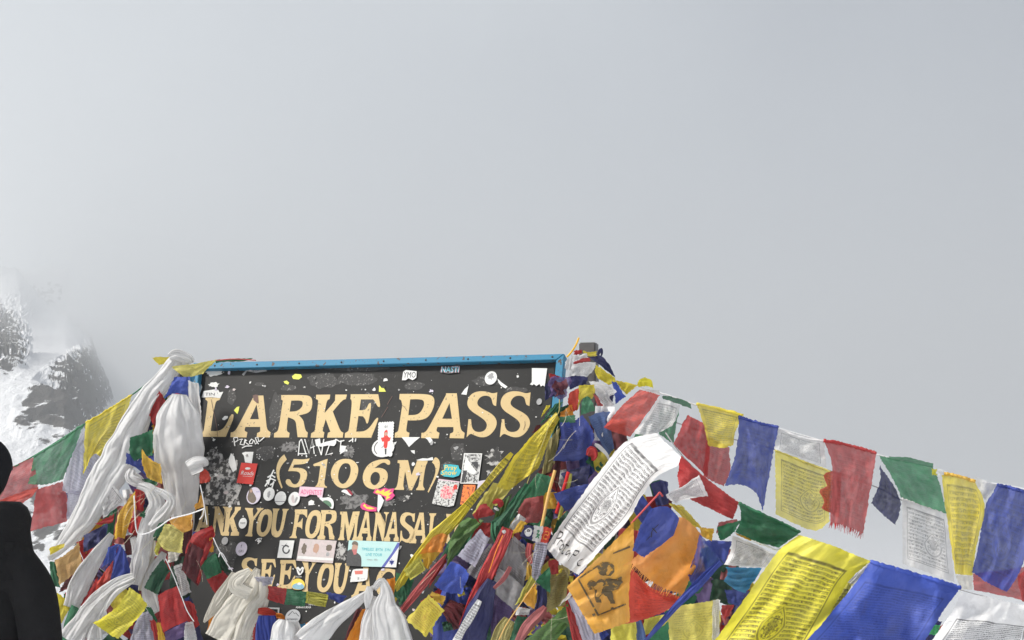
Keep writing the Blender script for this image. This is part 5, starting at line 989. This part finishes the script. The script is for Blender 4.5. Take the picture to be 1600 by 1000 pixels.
# ================================================================== left post: scarves and flags
DG[0] = 0.; GRP[0] = 'scarves and flags on the left post'
K('A', 'white', [(625, 42, 30), (600, 52, 48), (560, 110, 66), (500, 185, 80), (460, 260, 95), (415, 360, 115), (350, 470, 112), (290, 580, 90), (235, 650, 60), (170, 722, 22)], 4.42, 'longest white scarf sweeping from the knot down to the left', pl=6, amp=.2)
K('A', 'white', [(575, 40, 24), (600, 32, 40), (640, 48, 40), (650, 60, 20)], 4.40, 'white scarf knot on top of the left post', pl=4, amp=.3)
F('A', 'yellow', [(515, 40), (582, 38), (575, 60), (540, 66)], 4.43, 'small yellow flag tip left of the scarf knot', amp=.004, pr='noem', ink=.3)
F('A', 'paleyellow', [(582, 72), (738, 46), (690, 95), (628, 108)], 4.36, 'yellow printed flag drawn over the blue frame corner', t=[(660, 62)], b=[(650, 106)], pr='noem', ink=.3, amp=.006, n=26)
F('P', 'green', [(334, 562), (395, 560), (385, 564), (338, 567)], 4.42, 'thin green cloth strip lying on the top rail', amp=.003)
cord('P', [(330, 564), (365, 561), (400, 563)], 4.40, .002, 'pink', 'thin red cord lying on the top rail')
F('A', 'blue', [(592, 108), (648, 104), (640, 172), (558, 178)], 4.34, 'royal blue flag below the scarf knot', r=[(640, 140)], b=[(600, 162)], amp=.011, mat=cloth('royal', None, .3))
F('A', 'mud', [(565, 165), (600, 170), (600, 190), (570, 185)], 4.36, 'dark patterned flag scrap under the blue flag on the left', amp=.004)
F('A', 'red', [(540, 152), (568, 195), (525, 280), (507, 236)], 4.39, 'red flag between the two white scarves', amp=.008)
F('A', 'navy', [(500, 240), (530, 270), (520, 300), (490, 290)], 4.43, 'dark flag scrap below the red one on the left', amp=.006)
F('A', 'cyan', [(640, 100), (665, 95), (655, 140), (640, 150)], 4.45, 'turquoise cloth edge beside the sign frame', amp=.003)
F('A', 'white', [(636, 118), (676, 128), (688, 300), (645, 260)], 4.33, 'white scarf edge against the sign frame', amp=.008, mat=satin('white'))
F('A', 'red', [(638, 148), (658, 155), (655, 175), (640, 170)], 4.37, 'tiny red flag corner at the sign frame', amp=.003)
K('A', 'white', [(610, 165, 50), (606, 215, 125), (606, 275, 160), (606, 340, 176), (606, 385, 168), (612, 430, 128), (618, 500, 108), (622, 580, 88), (620, 670, 60)], 4.30, 'puffed white scarf hanging beside the first sign letter', pl=9, amp=.11, crum=.004, thick=.38)
K('A', 'white', [(640, 420, 50), (670, 405, 55), (692, 398, 40), (700, 410, 16)], 4.22, 'knotted white scarf end above the red cloth loop', pl=5, amp=.3)
F('A', 'red', [(682, 425), (708, 428), (712, 462), (680, 468)], 4.20, 'round red cloth end against the sign', t=[(695, 420)], r=[(716, 448)], l=[(676, 448)], amp=.008, mat=cloth('scarlet', None, .3))
F('A', 'green', [(440, 312), (520, 285), (518, 372), (455, 392)], 4.27, 'green flag left of the puffed scarf', t=[(480, 300)], l=[(440, 360)], amp=.012)
F('A', 'blue', [(430, 362), (470, 385), (460, 412), (428, 400)], 4.29, 'dark blue flag scrap under the green flag on the left', amp=.006)
F('A', 'amber', [(482, 353), (545, 402), (550, 472), (498, 448)], 4.21, 'golden printed flag below the green one on the left', t=[(510, 385)], l=[(482, 400)], pr='noem', ink=.3, amp=.009, mat=cloth('gold', PR['noem'], .35, ink=.4))
F('A', 'green', [(478, 455), (530, 445), (535, 475), (470, 475)], 4.24, 'small dark green flag under the golden printed one', amp=.008)
K('A', 'white', [(450, 420, 24), (445, 445, 46), (470, 460, 44), (490, 470, 20)], 4.25, 'small white scarf lump left of the golden flag', pl=5, amp=.35)
F('A', 'white', [(380, 468), (428, 525), (350, 590), (348, 545)], 4.32, 'white printed flag lying on the longest scarf', pr='noem', ink=.7, amp=.007)
K('C', 'white', [(560, -10, 50), (640, 20, 80), (690, 120, 110), (640, 240, 120), (600, 380, 110), (570, 520, 110), (545, 640, 70)], 4.12, 'thick white scarf falling down the middle of the left heap', pl=6, amp=.24, crum=.008)
K('C', 'white', [(670, 15, 30), (740, 50, 50), (780, 100, 60), (730, 190, 90), (650, 270, 60)], 4.08, 'white scarf loop crossing right of the thick scarf', pl=4, amp=.2)
K('C', 'white', [(530, 330, 40), (560, 430, 70), (540, 560, 70), (520, 620, 60)], 4.15, 'white scarf fold left of the thick scarf', pl=4)
K('C', 'cream', [(665, 350, 30), (650, 440, 60), (610, 560, 70), (590, 680, 50)], 4.15, 'cream scarf strand right of the thick scarf', pl=4)
K('C', 'white', [(540, 590, 60), (420, 650, 110), (320, 745, 130), (220, 870, 150), (120, 1010, 170)], 4.02, 'white scarf sweeping to the lower left under the yellow flag', pl=5, amp=.2, crum=.008)
K('C', 'white', [(395, 310, 40), (320, 420, 90), (230, 560, 130), (170, 680, 130), (130, 790, 110)], 4.10, 'white scarf lying along the left side of the heap', pl=5, amp=.2, crum=.008)
K('C', 'white', [(735, 430, 40), (680, 540, 90), (640, 660, 100), (660, 760, 110), (690, 820, 60)], 4.13, 'white scarf behind the dark green flag', pl=5)
K('C', 'white', [(300, 900, 50), (290, 960, 90), (280, 1030, 110)], 4.0, 'short white scarf tail at the bottom left', pl=4)
F('C', 'amber', [(545, 28), (552, 205), (480, 342), (412, 348)], 4.10, 'golden printed flag hanging left of the thick scarf', l=[(440, 180)], r=[(548, 120)], b=[(440, 330)], pr='noem', ink=.3, amp=.010, mat=cloth('gold', PR['noem'], .35, ink=.35, inkc=(.25, .06, .01)))
F('C', 'red', [(540, 20), (610, 10), (600, 160), (550, 150)], 4.16, 'dark orange-red flag behind the thick scarf top', amp=.012)
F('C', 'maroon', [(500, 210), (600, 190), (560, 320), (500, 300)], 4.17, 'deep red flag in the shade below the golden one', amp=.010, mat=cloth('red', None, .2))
F('C', 'red', [(285, 245), (412, 178), (402, 232), (330, 252)], 4.2, 'small red flag wedge beside the printed white flag', amp=.005)
F('C', 'green', [(578, 170), (612, 160), (612, 200), (580, 200)], 4.1, 'tiny green flag scrap beside the thick scarf', amp=.004)
F('C', 'blue', [(210, 320), (370, 240), (350, 370), (210, 430)], 4.22, 'navy flag bundle between the two left scarves', amp=.016, mat=cloth('navy', None, .2))
F('C', 'yellow', [(-10, 400), (88, 372), (80, 420), (-10, 445)], 4.3, 'yellow flag edge left above the tan printed flag', amp=.005)
K('C', 'white', [(-20, 470, 30), (40, 440, 34), (100, 400, 24)], 4.25, 'thin white scarf end above the tan printed flag', pl=3)
F('C', 'tan', [(22, 480), (180, 362), (206, 522), (55, 642)], 4.17, 'tan orange printed flag beside the person', t=[(110, 430)], b=[(140, 575)], amp=.007, n=28, mat=cloth('tan', PR['fine'], .35, ink=.45, inkc=(.3, .1, .03)))
F('C', 'darkgreen', [(-10, 490), (30, 490), (60, 660), (0, 640)], 4.2, 'green flag edge behind the tan printed flag', amp=.008, mat=cloth('green', None, .3))
F('C', 'maroon', [(90, 610), (195, 540), (180, 640), (50, 690)], 4.2, 'dark maroon flag below the tan printed one', amp=.014)
F('C', 'red', [(90, 690), (140, 680), (130, 750), (90, 740)], 4.18, 'small red flag scrap above the yellow flag by the person', amp=.006)
F('C', 'royal', [(375, 395), (440, 372), (410, 470), (330, 530)], 4.05, 'small royal blue flag corner on the left heap', amp=.008)
F('C', 'blue', [(440, 372), (485, 420), (520, 580), (378, 650)], 4.03, 'navy blue flag hanging like a triangle on the left heap', amp=.012, mat=cloth('blue', None, .25))
F('C', 'scarlet', [(405, 480), (385, 650), (270, 770), (300, 620)], 4.06, 'orange-red flag under the navy blue triangle', amp=.010, n=24)
F('C', 'red', [(305, 585), (290, 740), (215, 810), (190, 770)], 4.08, 'bright red flag edge along the left scarf', amp=.008)
F('C', 'green', [(700, 240), (755, 225), (740, 320), (660, 332)], 4.02, 'small green flag left of the yellow-green one', amp=.008)
F('C', 'dim', [(740, 248), (862, 300), (850, 430), (690, 350)], 3.99, 'yellow-green printed flag sagging in the middle', t=[(800, 255)], b=[(750, 420)], pr='noem', ink=.5, amp=.012, n=28, mat=cloth('paleyellow', PR['noem'], .3, ink=.5))
F('C', 'cream', [(760, 430), (850, 410), (820, 480), (760, 500)], 4.02, 'beige cloth tuft under the yellow-green printed flag', amp=.012)
F('C', 'dim', [(690, 350), (720, 380), (690, 450), (668, 420)], 4.03, 'narrow yellow flag strip left of the yellow-green flag', amp=.006)
F('C', 'orange', [(762, 215), (915, 176), (922, 268), (855, 295)], 3.98, 'orange printed flag tied on the white cord', b=[(900, 290)], l=[(800, 260)], pr='noem', ink=.4, amp=.007, mat=cloth('amber', PR['noem'], .35, ink=.4, inkc=(.5, .12, .01)))
F('C', 'amber', [(972, 38), (1000, 128), (940, 155), (930, 120)], 4.05, 'orange flag scrap hanging against the sign', l=[(962, 95)], amp=.006)
F('C', 'red', [(1045, 255), (1068, 312), (960, 640), (870, 560)], 3.97, 'red flag hanging in front of the sign word', t=[(1058, 280)], r=[(1010, 480)], l=[(930, 310), (875, 420)], amp=.016, n=30)
F('C', 'maroon', [(900, 360), (1000, 420), (955, 655), (845, 540)], 3.95, 'deep maroon flag fold below the red flag before the sign', amp=.014)
F('C', 'amber', [(1030, 335), (1050, 330), (1058, 425), (1032, 430)], 3.96, 'narrow orange flag strip beside the red flag', amp=.004)
F('C', 'green', [(958, 502), (1068, 432), (1112, 562), (1020, 602)], 3.95, 'green flag square below the red flag before the sign', t=[(1010, 470)], amp=.010)
F('C', 'darkgreen', [(1065, 440), (1110, 450), (1165, 560), (1110, 560)], 4.0, 'dark green flag behind the white cord at the sign', amp=.008)
F('C', 'red', [(1010, 602), (1112, 545), (1158, 592), (1075, 718)], 3.96, 'red flag below the green square at the sign', amp=.010)
F('C', 'white', [(795, 520), (850, 500), (912, 690), (850, 712)], 4.0, 'narrow white printed flag between green and maroon', pr='noem', ink=.6, amp=.010)
F('C', 'green', [(725, 470), (832, 640), (690, 702), (608, 662)], 3.95, 'dark green flag above the large red square', r=[(780, 550)], l=[(650, 570)], amp=.010, n=26, mat=cloth('darkgreen', None, .3))
F('C', 'red', [(690, 708), (822, 648), (892, 870), (728, 952)], 3.93, 'large dark red square flag on the left heap', amp=.008, n=30, mat=cloth('red', PR['faint'], .25, ink=.5, inkc=(.08, .01, .01)))
F('C', 'red', [(862, 740), (930, 760), (965, 900), (900, 960)], 3.96, 'red flag fold right of the large dark red square', amp=.012)
F('C', 'purple', [(740, 950), (890, 872), (880, 970), (740, 1030)], 3.97, 'purple flag below the large dark red square', amp=.012)
F('C', 'white', [(870, 890), (920, 880), (960, 1030), (860, 1030)], 3.95, 'white printed flag scrap at the bottom left of the sign', pr='noem', ink=.5, amp=.012)
F('C', 'blue', [(870, 730), (900, 715), (890, 760), (870, 770)], 3.97, 'tiny blue flag scrap right of the large red square', amp=.004)
F('C', 'lemon', [(512, 658), (628, 775), (440, 992), (276, 890)], 3.90, 'bright yellow square flag on the white scarf', t=[(580, 710)], r=[(560, 860)], l=[(420, 790)], b=[(370, 960)], amp=.008, n=34, trans=.3)
F('C', 'lavender', [(570, 830), (660, 800), (680, 1030), (500, 1030)], 3.97, 'lavender printed flag right of the bright yellow square', pr='noem', ink=.5, amp=.016)
F('C', 'green', [(615, 785), (650, 790), (692, 870), (685, 890)], 3.95, 'narrow green flag strip beside the large red square', amp=.006)
F('C', 'red', [(640, 870), (680, 870), (720, 1000), (680, 1030)], 3.96, 'narrow red flag strip below the green strip', amp=.006)
F('C', 'gold', [(684, 885), (712, 890), (750, 1030), (700, 1030)], 3.94, 'narrow golden flag strip at the bottom of the left heap', amp=.006)
F('C', 'gold', [(18, 680), (132, 756), (70, 890), (18, 925)], 4.10, 'yellow pennant-like flag beside the person', t=[(70, 715)], r=[(100, 830)], amp=.006, mat=cloth('yellow', None, .3))
F('C', 'green', [(132, 768), (218, 820), (150, 1040), (45, 1040)], 4.08, 'green flag at the bottom beside the person', r=[(195, 900)], l=[(90, 880)], amp=.008, mat=cloth('olive', None, .35) if 0 else cloth('palegreen', None, .3))
F('C', 'purple', [(0, 660), (20, 680), (20, 940), (0, 940)], 4.15, 'violet flag edge against the dark jacket', amp=.004)
F('C', 'red', [(210, 920), (290, 880), (300, 1030), (220, 1030)], 4.05, 'dark red flag between the lower white scarves', amp=.012)
cord('C', [(540, 60), (545, 180), (552, 270), (575, 312), (640, 300), (700, 265), (780, 212), (900, 180), (995, 145)], 3.95, .0024, 'white', 'white cord looping from the scarf to the sign')
cord('C', [(970, -10), (985, 60), (998, 135), (1015, 250)], 3.97, .002, 'white', 'white cord hanging down the sign left edge')
cord('C', [(995, 145), (985, 190), (965, 215)], 3.96, .002, 'white', 'short loose white cord end at the knot')
cord('C', [(1055, 335), (1085, 400), (1130, 480), (1180, 552)], 3.95, .002, 'white', 'white cord running to the cream scarf knot')
cord('C', [(1090, 460), (1100, 432), (1120, 445), (1145, 490)], 3.94, .0018, 'white', 'small white cord loop before the sign')
cord('C', [(745, 470), (800, 590), (850, 720), (885, 810), (930, 880)], 3.90, .0018, 'white', 'thin white cord along the dark green and red flags')

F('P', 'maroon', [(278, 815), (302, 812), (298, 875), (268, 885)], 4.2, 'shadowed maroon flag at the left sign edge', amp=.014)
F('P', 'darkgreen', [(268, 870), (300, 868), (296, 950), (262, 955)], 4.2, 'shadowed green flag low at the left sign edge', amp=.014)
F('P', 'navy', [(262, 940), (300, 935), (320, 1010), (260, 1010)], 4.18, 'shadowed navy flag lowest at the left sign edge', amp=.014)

# ================================================================== bottom centre: cream scarves before the sign
GRP[0] = 'scarves and flags below the sign words'
K('B', 'cream', [(315, 560, 30), (270, 660, 80), (210, 760, 90), (150, 840, 50), (118, 885, 12)], 3.92, 'pointed white scarf tail left of the cream knot', pl=4, amp=.15)
K('B', 'cream', [(470, 535, 40), (455, 575, 70), (450, 640, 190), (430, 700, 230), (370, 780, 210), (300, 880, 220), (230, 1010, 230)], 3.88, 'thick cream scarf knotted before the last sign line', pl=7, amp=.2, crum=.01)
K('B', 'cream', [(420, 545, 40), (350, 600, 90), (330, 650, 100), (420, 700, 90)], 3.83, 'cream scarf loop round the thick knot', pl=4, amp=.2)
K('B', 'cream', [(510, 720, 80), (450, 820, 130), (400, 920, 140), (370, 1020, 140)], 3.86, 'cream scarf tail right of the thick knot', pl=4, amp=.22, crum=.008)
F('B', 'lavender', [(450, 590), (575, 588), (560, 640), (490, 650)], 3.85, 'grey printed flag strip over the letter E', pr='noem', ink=.6, amp=.010)
F('B', 'red', [(540, 645), (662, 665), (640, 770), (535, 735)], 3.86, 'red flag in the short row under the last sign line', amp=.012, mat=cloth('red', dict(Rows=5., Density=.5, Frame=.6, Column=14., Emblem=.0), .25, ink=.4))
F('B', 'green', [(660, 668), (792, 688), (775, 782), (645, 770)], 3.85, 'green flag in the short row under the last sign line', amp=.010, mat=cloth('green', dict(Rows=5., Density=.4, Frame=.6, Column=14., Emblem=.16), .25, ink=.5, inkc=(.2, .35, .25)))
BUN('B', 'lemon', [(785, 705, 46), (850, 715, 50), (925, 728, 40)], 3.84, 'upper yellow roll in the short row of flags', pl=3, mat=cloth('dim', PR['noem'], .25))
BUN('B', 'lemon', [(785, 735, 44), (850, 752, 48), (915, 765, 40)], 3.83, 'lower yellow roll in the short row of flags', pl=3, mat=cloth('dim', PR['noem'], .25))
F('B', 'blue', [(915, 688), (1052, 712), (1010, 765), (935, 730)], 3.86, 'blue flag at the right end of the short row', amp=.008)
F('B', 'orange', [(160, 830), (215, 820), (200, 940), (140, 940)], 3.95, 'orange satin cloth behind the thick cream scarf', amp=.010)
BUN('B', 'red', [(470, 810, 40), (530, 820, 60), (600, 850, 40)], 3.84, 'red satin roll under the short flag row', pl=4, mat=satin('scarlet'))
BUN('B', 'orange', [(585, 835, 26), (620, 848, 40), (645, 862, 20)], 3.83, 'small orange satin twist beside the mountain sticker', pl=3, mat=satin('orange'))
BUN('B', 'blue', [(530, 840, 110), (530, 900, 140), (530, 1010, 140)], 3.81, 'blue satin bundle under the red roll', pl=4, mat=satin('blue'))
F('B', 'red', [(440, 930), (480, 860), (490, 1030), (430, 1030)], 3.83, 'red satin edge left of the blue bundle', amp=.010)
K('B', 'white', [(650, 870, 90), (640, 920, 150), (620, 1020, 150)], 3.77, 'white scarf fold at the bottom below the mountain sticker', pl=4, amp=.15)
K('B', 'white', [(715, 880, 40), (720, 940, 70), (700, 1020, 70)], 3.78, 'narrow white scarf fold beside the striped cloth', pl=3)
F('B', 'apricot', [(780, 890), (845, 875), (800, 980), (760, 980)], 3.80, 'orange and white striped cloth at the bottom', amp=.012, mat=cloth('apricot', None, .3))
F('B', 'cyan', [(735, 900), (785, 890), (770, 960), (745, 970)], 3.81, 'light blue cloth scrap beside the striped cloth', amp=.006)
F('B', 'orange', [(715, 940), (750, 950), (740, 1030), (700, 1030)], 3.795, 'orange cloth scrap at the bottom edge', amp=.008)
F('B', 'paleyellow', [(840, 870), (925, 845), (880, 900), (835, 910)], 3.84, 'pale yellow flag corner left of the large white scarf', amp=.006)
K('B', 'white', [(1225, 650, 24), (1160, 715, 56), (1040, 800, 100), (920, 890, 150), (780, 1030, 190)], 3.74, 'large white scarf slanting left below the word AGAIN', pl=5, amp=.16, crum=.006)
K('B', 'white', [(1195, 650, 30), (1190, 720, 60), (1180, 800, 14)], 3.71, 'short white scarf point between the two large tails', pl=3)
K('B', 'white', [(1225, 668, 36), (1275, 618, 50), (1305, 690, 84), (1300, 790, 170), (1330, 900, 230), (1350, 1030, 260)], 3.70, 'large white scarf falling straight from the knot', pl=7, amp=.18, crum=.006)
K('B', 'white', [(1250, 720, 60), (1210, 850, 110), (1190, 1030, 130)], 3.72, 'white scarf tail beside the orange satin', pl=4, amp=.16)
F('B', 'orange', [(1150, 800), (1200, 790), (1160, 1030), (1030, 1030)], 3.75, 'orange satin triangle between white scarf tails', amp=.010, mat=satin('orange'))
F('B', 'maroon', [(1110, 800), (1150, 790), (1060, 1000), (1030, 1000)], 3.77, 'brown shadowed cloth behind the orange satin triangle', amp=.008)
F('B', 'orange', [(1305, 612), (1368, 590), (1350, 745), (1330, 720)], 3.76, 'orange satin flag end right of the scarf knot', amp=.012, mat=satin('orange'))
F('B', 'green', [(1365, 700), (1420, 640), (1450, 740), (1390, 770)], 3.8, 'green flag fold right of the scarf knot', amp=.012)

# ================================================================== the mass of older flags in the shade behind
def tangle(name, label, poly, d, n, cols, seed, sz=1.0):
    """crumpled flags nobody could count, filling the heap behind the nearer ones"""
    rd = random.Random(seed); v, f, uv, mi = [], [], [], []
    mats = [cloth(c, None, .15) for c in cols]
    def inside(x, y):
        r_ = False
        for (x1, y1), (x2, y2) in zip(poly, poly[1:]+poly[:1]):
            if (y1 > y) != (y2 > y) and x < (x2-x1)*(y-y1)/(y2-y1)+x1: r_ = not r_
        return r_
    xs = [p[0] for p in poly]; ys = [p[1] for p in poly]; k = 0
    while k < n:
        x, y = rd.uniform(min(xs), max(xs)), rd.uniform(min(ys), max(ys))
        if not inside(x, y): continue
        k += 1; a = rd.uniform(.6, 2.2); w, h = rd.uniform(18, 42)*sz, rd.uniform(26, 60)*sz; dd = d+rd.uniform(-.06, .1); m_ = rd.randrange(len(mats)); n0 = len(v); G_ = 9; s_ = rd.uniform(0, 99)
        for j in range(G_+1):
            for i in range(G_+1):
                u, q = i/G_-.5, j/G_-.5; px = x+math.cos(a)*q*h-math.sin(a)*u*w; py = y+math.sin(a)*q*h+math.cos(a)*u*w
                v.append(P(px, py, dd+.03*hsh(u*3+s_, q*2, s_)+.012*hsh(u*8, q*8+s_, s_))); uv.append((i/G_, j/G_))
        for j in range(G_):
            for i in range(G_): b_ = n0+j*(G_+1)+i; f.append((b_, b_+1, b_+G_+2, b_+G_+1)); mi.append(m_)
    o = mesh(name, v, f, None, None, True, uv)
    for m_ in mats: o.data.materials.append(m_)
    o.data.polygons.foreach_set('material_index', mi); tag(o, label, kind='stuff')
DARKS = ['maroon', 'navy', 'darkgreen', 'red', 'blue', 'green', 'gold', 'white', 'faded', 'purple', 'yellow']
tangle('flag_tangle', 'mass of older flags in the shade behind the right heap', [(915, 660), (960, 640), (1000, 690), (1060, 790), (1110, 860), (1180, 890), (1270, 960), (1330, 1040), (640, 1040), (650, 960), (760, 850), (850, 760)], 3.90, 230, DARKS, 3)
tangle('flag_tangle', 'torn scraps of old flags filling the gaps of the right heap', [(775, 830), (830, 790), (890, 770), (950, 860), (1000, 990), (690, 1000), (700, 930)], 3.74, 80, DARKS+['orange', 'cream', 'lavender'], 13, .5)
tangle('flag_tangle', 'mass of older flags in the shade behind the left heap', [(250, 620), (292, 640), (300, 800), (330, 880), (320, 1040), (95, 1040), (110, 900), (150, 810), (200, 760)], 4.42, 110, DARKS, 5)
tangle('flag_tangle', 'mass of older flags in the shade behind the lower right flags', [(1240, 940), (1330, 960), (1450, 1000), (1600, 1020), (1640, 1080), (1200, 1080)], 3.7, 60, DARKS, 8)

def threads(label, poly_pts, d, n, seed):
    """loose frayed threads"""
    rd = random.Random(seed); v, f = [], []
    for k in range(n):
        x, y = rd.choice(poly_pts); x += rd.uniform(-25, 25); y += rd.uniform(-25, 25); a = rd.uniform(.3, 2.8); L_ = rd.uniform(10, 45); dd = d+rd.uniform(-.06, .05); bend = rd.uniform(-.5, .5); m0 = len(v); w = rd.uniform(.10, .2)
        for i in range(7):
            t_ = i/6; px, py = x+math.cos(a+bend*t_)*L_*t_, y+math.sin(a+bend*t_)*L_*t_; v += [P(px-w, py, dd), P(px+w, py+w, dd-.002)]
            if i: q = m0+2*i; f.append((q-2, q-1, q+1, q))
    tag(mesh('loose_thread', v, f, plain('thread', (.6, .55, .4), .9, var=.5, scale=300)), label, kind='stuff')
threads('loose frayed threads over the right heap', [(880, 660), (850, 760), (780, 860), (820, 880), (880, 700), (900, 860), (700, 900), (960, 900), (870, 960)], 3.50, 30, 2)
threads('loose frayed threads over the left heap', [(250, 760), (230, 850), (300, 800), (200, 800), (290, 900)], 3.86, 24, 4)
# ================================================================== person at the left edge
M_JKT = plain('black_fleece', (.0065, .0065, .0075), .9, var=.5, scale=30, spec=.2, bump=.6)
M_TRS = plain('dark_trousers', (.02, .02, .023), .9); M_SKN = plain('skin', (.42, .25, .18), .6, var=.05); M_HAT = plain('black_knit', (.010, .0105, .013), .95, var=.5, scale=160, spec=.1); M_BOOT = plain('boot_leather', (.03, .022, .018), .7)
def skin(name, verts, edges, rad, mat, parent=None, sub=2):
    me = bpy.data.meshes.new(name); me.from_pydata(verts, edges, []); o = bpy.data.objects.new(name, me); COL.objects.link(o)
    md = o.modifiers.new('s', 'SKIN'); md.use_smooth_shade = True; ss = o.modifiers.new('u', 'SUBSURF'); ss.levels = sub; ss.render_levels = sub
    for i, r_ in enumerate(rad):
        me.skin_vertices[0].data[i].radius = r_ if isinstance(r_, tuple) else (r_, r_); me.skin_vertices[0].data[i].use_root = (i == 0)
    dg = bpy.context.evaluated_depsgraph_get(); m2 = bpy.data.meshes.new_from_object(o.evaluated_get(dg)); bpy.data.objects.remove(o)
    q = link(name, m2, mat, parent, True); return q
D0 = 3.55
hc = P(-27, 738, D0); bx0 = hc.x; by0 = hc.y; hz_ = hc.z
pr_ = bpy.data.objects.new('person', None); COL.objects.link(pr_); pr_.location = (bx0, by0, 0); pr_.rotation_euler = (0, 0, R(-8))
tag(pr_, 'person in black fleece and dark hat at the left edge, seen from behind', 'person')
zs = hz_-.270      # shoulder line
V_ = [(0, 0, .93), (0, 0, 1.08), (0, .005, 1.22), (0, .01, zs-.05), (0, 0, zs+.03), (0, -.005, zs+.10),
      (.13, 0, zs-.03), (.195, 0, zs-.085), (.235, .01, zs-.32), (.235, -.05, zs-.56), (-.13, 0, zs-.03), (-.195, 0, zs-.085), (-.235, .01, zs-.32), (-.235, -.05, zs-.56)]
E_ = [(0, 1), (1, 2), (2, 3), (3, 4), (4, 5), (3, 6), (6, 7), (7, 8), (8, 9), (3, 10), (10, 11), (11, 12), (12, 13)]
skin('jacket', V_, E_, [(.19, .135), (.18, .125), (.19, .125), (.175, .11), (.09, .085), (.075, .075), (.088, .085), (.075, .078), (.062, .066), (.05, .054), (.088, .085), (.075, .078), (.062, .066), (.05, .054)], M_JKT, pr_)
# thick rolled collar
def ringmesh(name, prof, mat, par, sx=1, sy=1, seg=40, wob=0):
    v, f = [], []; m_ = len(prof)
    for k in range(seg):
        a = 2*math.pi*k/seg
        for r_, z_ in prof: w = 1+wob*hsh(math.cos(a)*2, math.sin(a)*2, z_*20); v.append((r_*sx*math.cos(a)*w, r_*sy*math.sin(a)*w, z_))
    for k in range(seg):
        for i in range(m_-1): a0 = k*m_+i; b0 = ((k+1) % seg)*m_+i; f.append((a0, b0, b0+1, a0+1))
    return mesh(name, v, f, mat, par, True)
zc = zs
ringmesh('collar', [(.085, zc+.13), (.10, zc+.165), (.125, zc+.172), (.148, zc+.155), (.158, zc+.12), (.156, zc+.085), (.160, zc+.05), (.175, zc+.0), (.19, zc-.06)], M_JKT, pr_, 1, .85, 48, .05)
skin('trousers', [(0, 0, .95), (.09, 0, .90), (.10, .01, .50), (.10, -.01, .10), (-.09, 0, .90), (-.10, .01, .50), (-.10, -.01, .10)], [(0, 1), (1, 2), (2, 3), (0, 4), (4, 5), (5, 6)], [(.16, .12), .10, .07, .06, .10, .07, .06], M_TRS, pr_)
for sx in (-1, 1): skin('boot', [(.10*sx, -.03, .06), (.10*sx, .05, .05), (.10*sx, .15, .04), (.10*sx, -.02, .16)], [(0, 1), (1, 2), (0, 3)], [.055, .05, .04, .055], M_BOOT, pr_)
hb = hz_
def headmesh(name, rx, ry, rz, cz, mat, par, fn=None, lo=-1.01):
    v, f = [], []; A, B_ = 28, 20
    for j in range(B_+1):
        p = -math.pi/2+math.pi*j/B_
        for i in range(A):
            a = 2*math.pi*i/A; x, y, z_ = math.cos(p)*math.cos(a), math.cos(p)*math.sin(a), math.sin(p); z_ = max(z_, lo)
            k = fn(x, y, z_) if fn else (1, 1, 1); v.append((x*rx*k[0], y*ry*k[1], cz+z_*rz*k[2]))
    for j in range(B_):
        for i in range(A): a0 = j*A+i; a1 = j*A+(i+1) % A; f.append((a0, a1, a1+A, a0+A))
    return mesh(name, v, f, mat, par, True)
hd = headmesh('head', .074, .095, .118, hb, M_SKN, pr_, lambda x, y, z_: (1-.18*max(0, -z_), 1-.1*max(0, -z_)+(.06 if y > .9 and abs(z_+.1) < .3 else 0), 1))
headmesh('hat', .082, .106, .108, hb+.008, M_HAT, pr_, lambda x, y, z_: (1, 1 if y < .2 else .97, 1 if y < .25 else (1 if z_ > .15 else .1)))
mesh('nose', [(-.014, .09, hb-.03), (.014, .09, hb-.03), (0, .118, hb-.03), (0, .094, hb+.02)], [(0, 1, 2), (1, 3, 2), (3, 0, 2), (0, 3, 1)], M_SKN, pr_)
for sx in (-1, 1):
    headmesh('eye', .012, .008, .008, hb+.012, plain('eye_dark', (.03, .02, .02), .3), pr_).location = (.03*sx, .09, 0)
    headmesh('ear', .012, .022, .032, hb-.01, M_SKN, pr_).location = (.064*sx, 0, 0)
headmesh('mouth', .022, .006, .006, hb-.062, plain('lip', (.35, .12, .11), .5), pr_).location = (0, .088, 0)
skin('neck', [(0, 0, zs+.02), (0, .0, hb-.09)], [(0, 1)], [.058, .056], M_SKN, pr_)
for sx in (-1, 1):
    hx, hy, hh = .235*sx, -.06, zs-.60
    V_ = [(hx, hy, hh+.04), (hx, hy+.005, hh-.03)]; E_ = [(0, 1)]; r_ = [(.03, .022), (.036, .02)]
    for k, (ox, ln) in enumerate(((-.027, .07), (-.009, .082), (.009, .078), (.027, .062))):
        V_ += [(hx+.3*ox, hy+ox, hh-.055), (hx+.3*ox, hy+ox+.008, hh-.055-ln*.5), (hx-.012*sx, hy+ox+.014, hh-.055-ln)]; i = len(V_); E_ += [(1, i-3), (i-3, i-2), (i-2, i-1)]; r_ += [.011, .009, .008]
    V_ += [(hx-.01*sx, hy+.04, hh-.02), (hx-.02*sx, hy+.055, hh-.06)]; i = len(V_); E_ += [(0, i-2), (i-2, i-1)]; r_ += [.011, .009]
    skin('hand', V_, E_, r_, M_SKN, pr_)
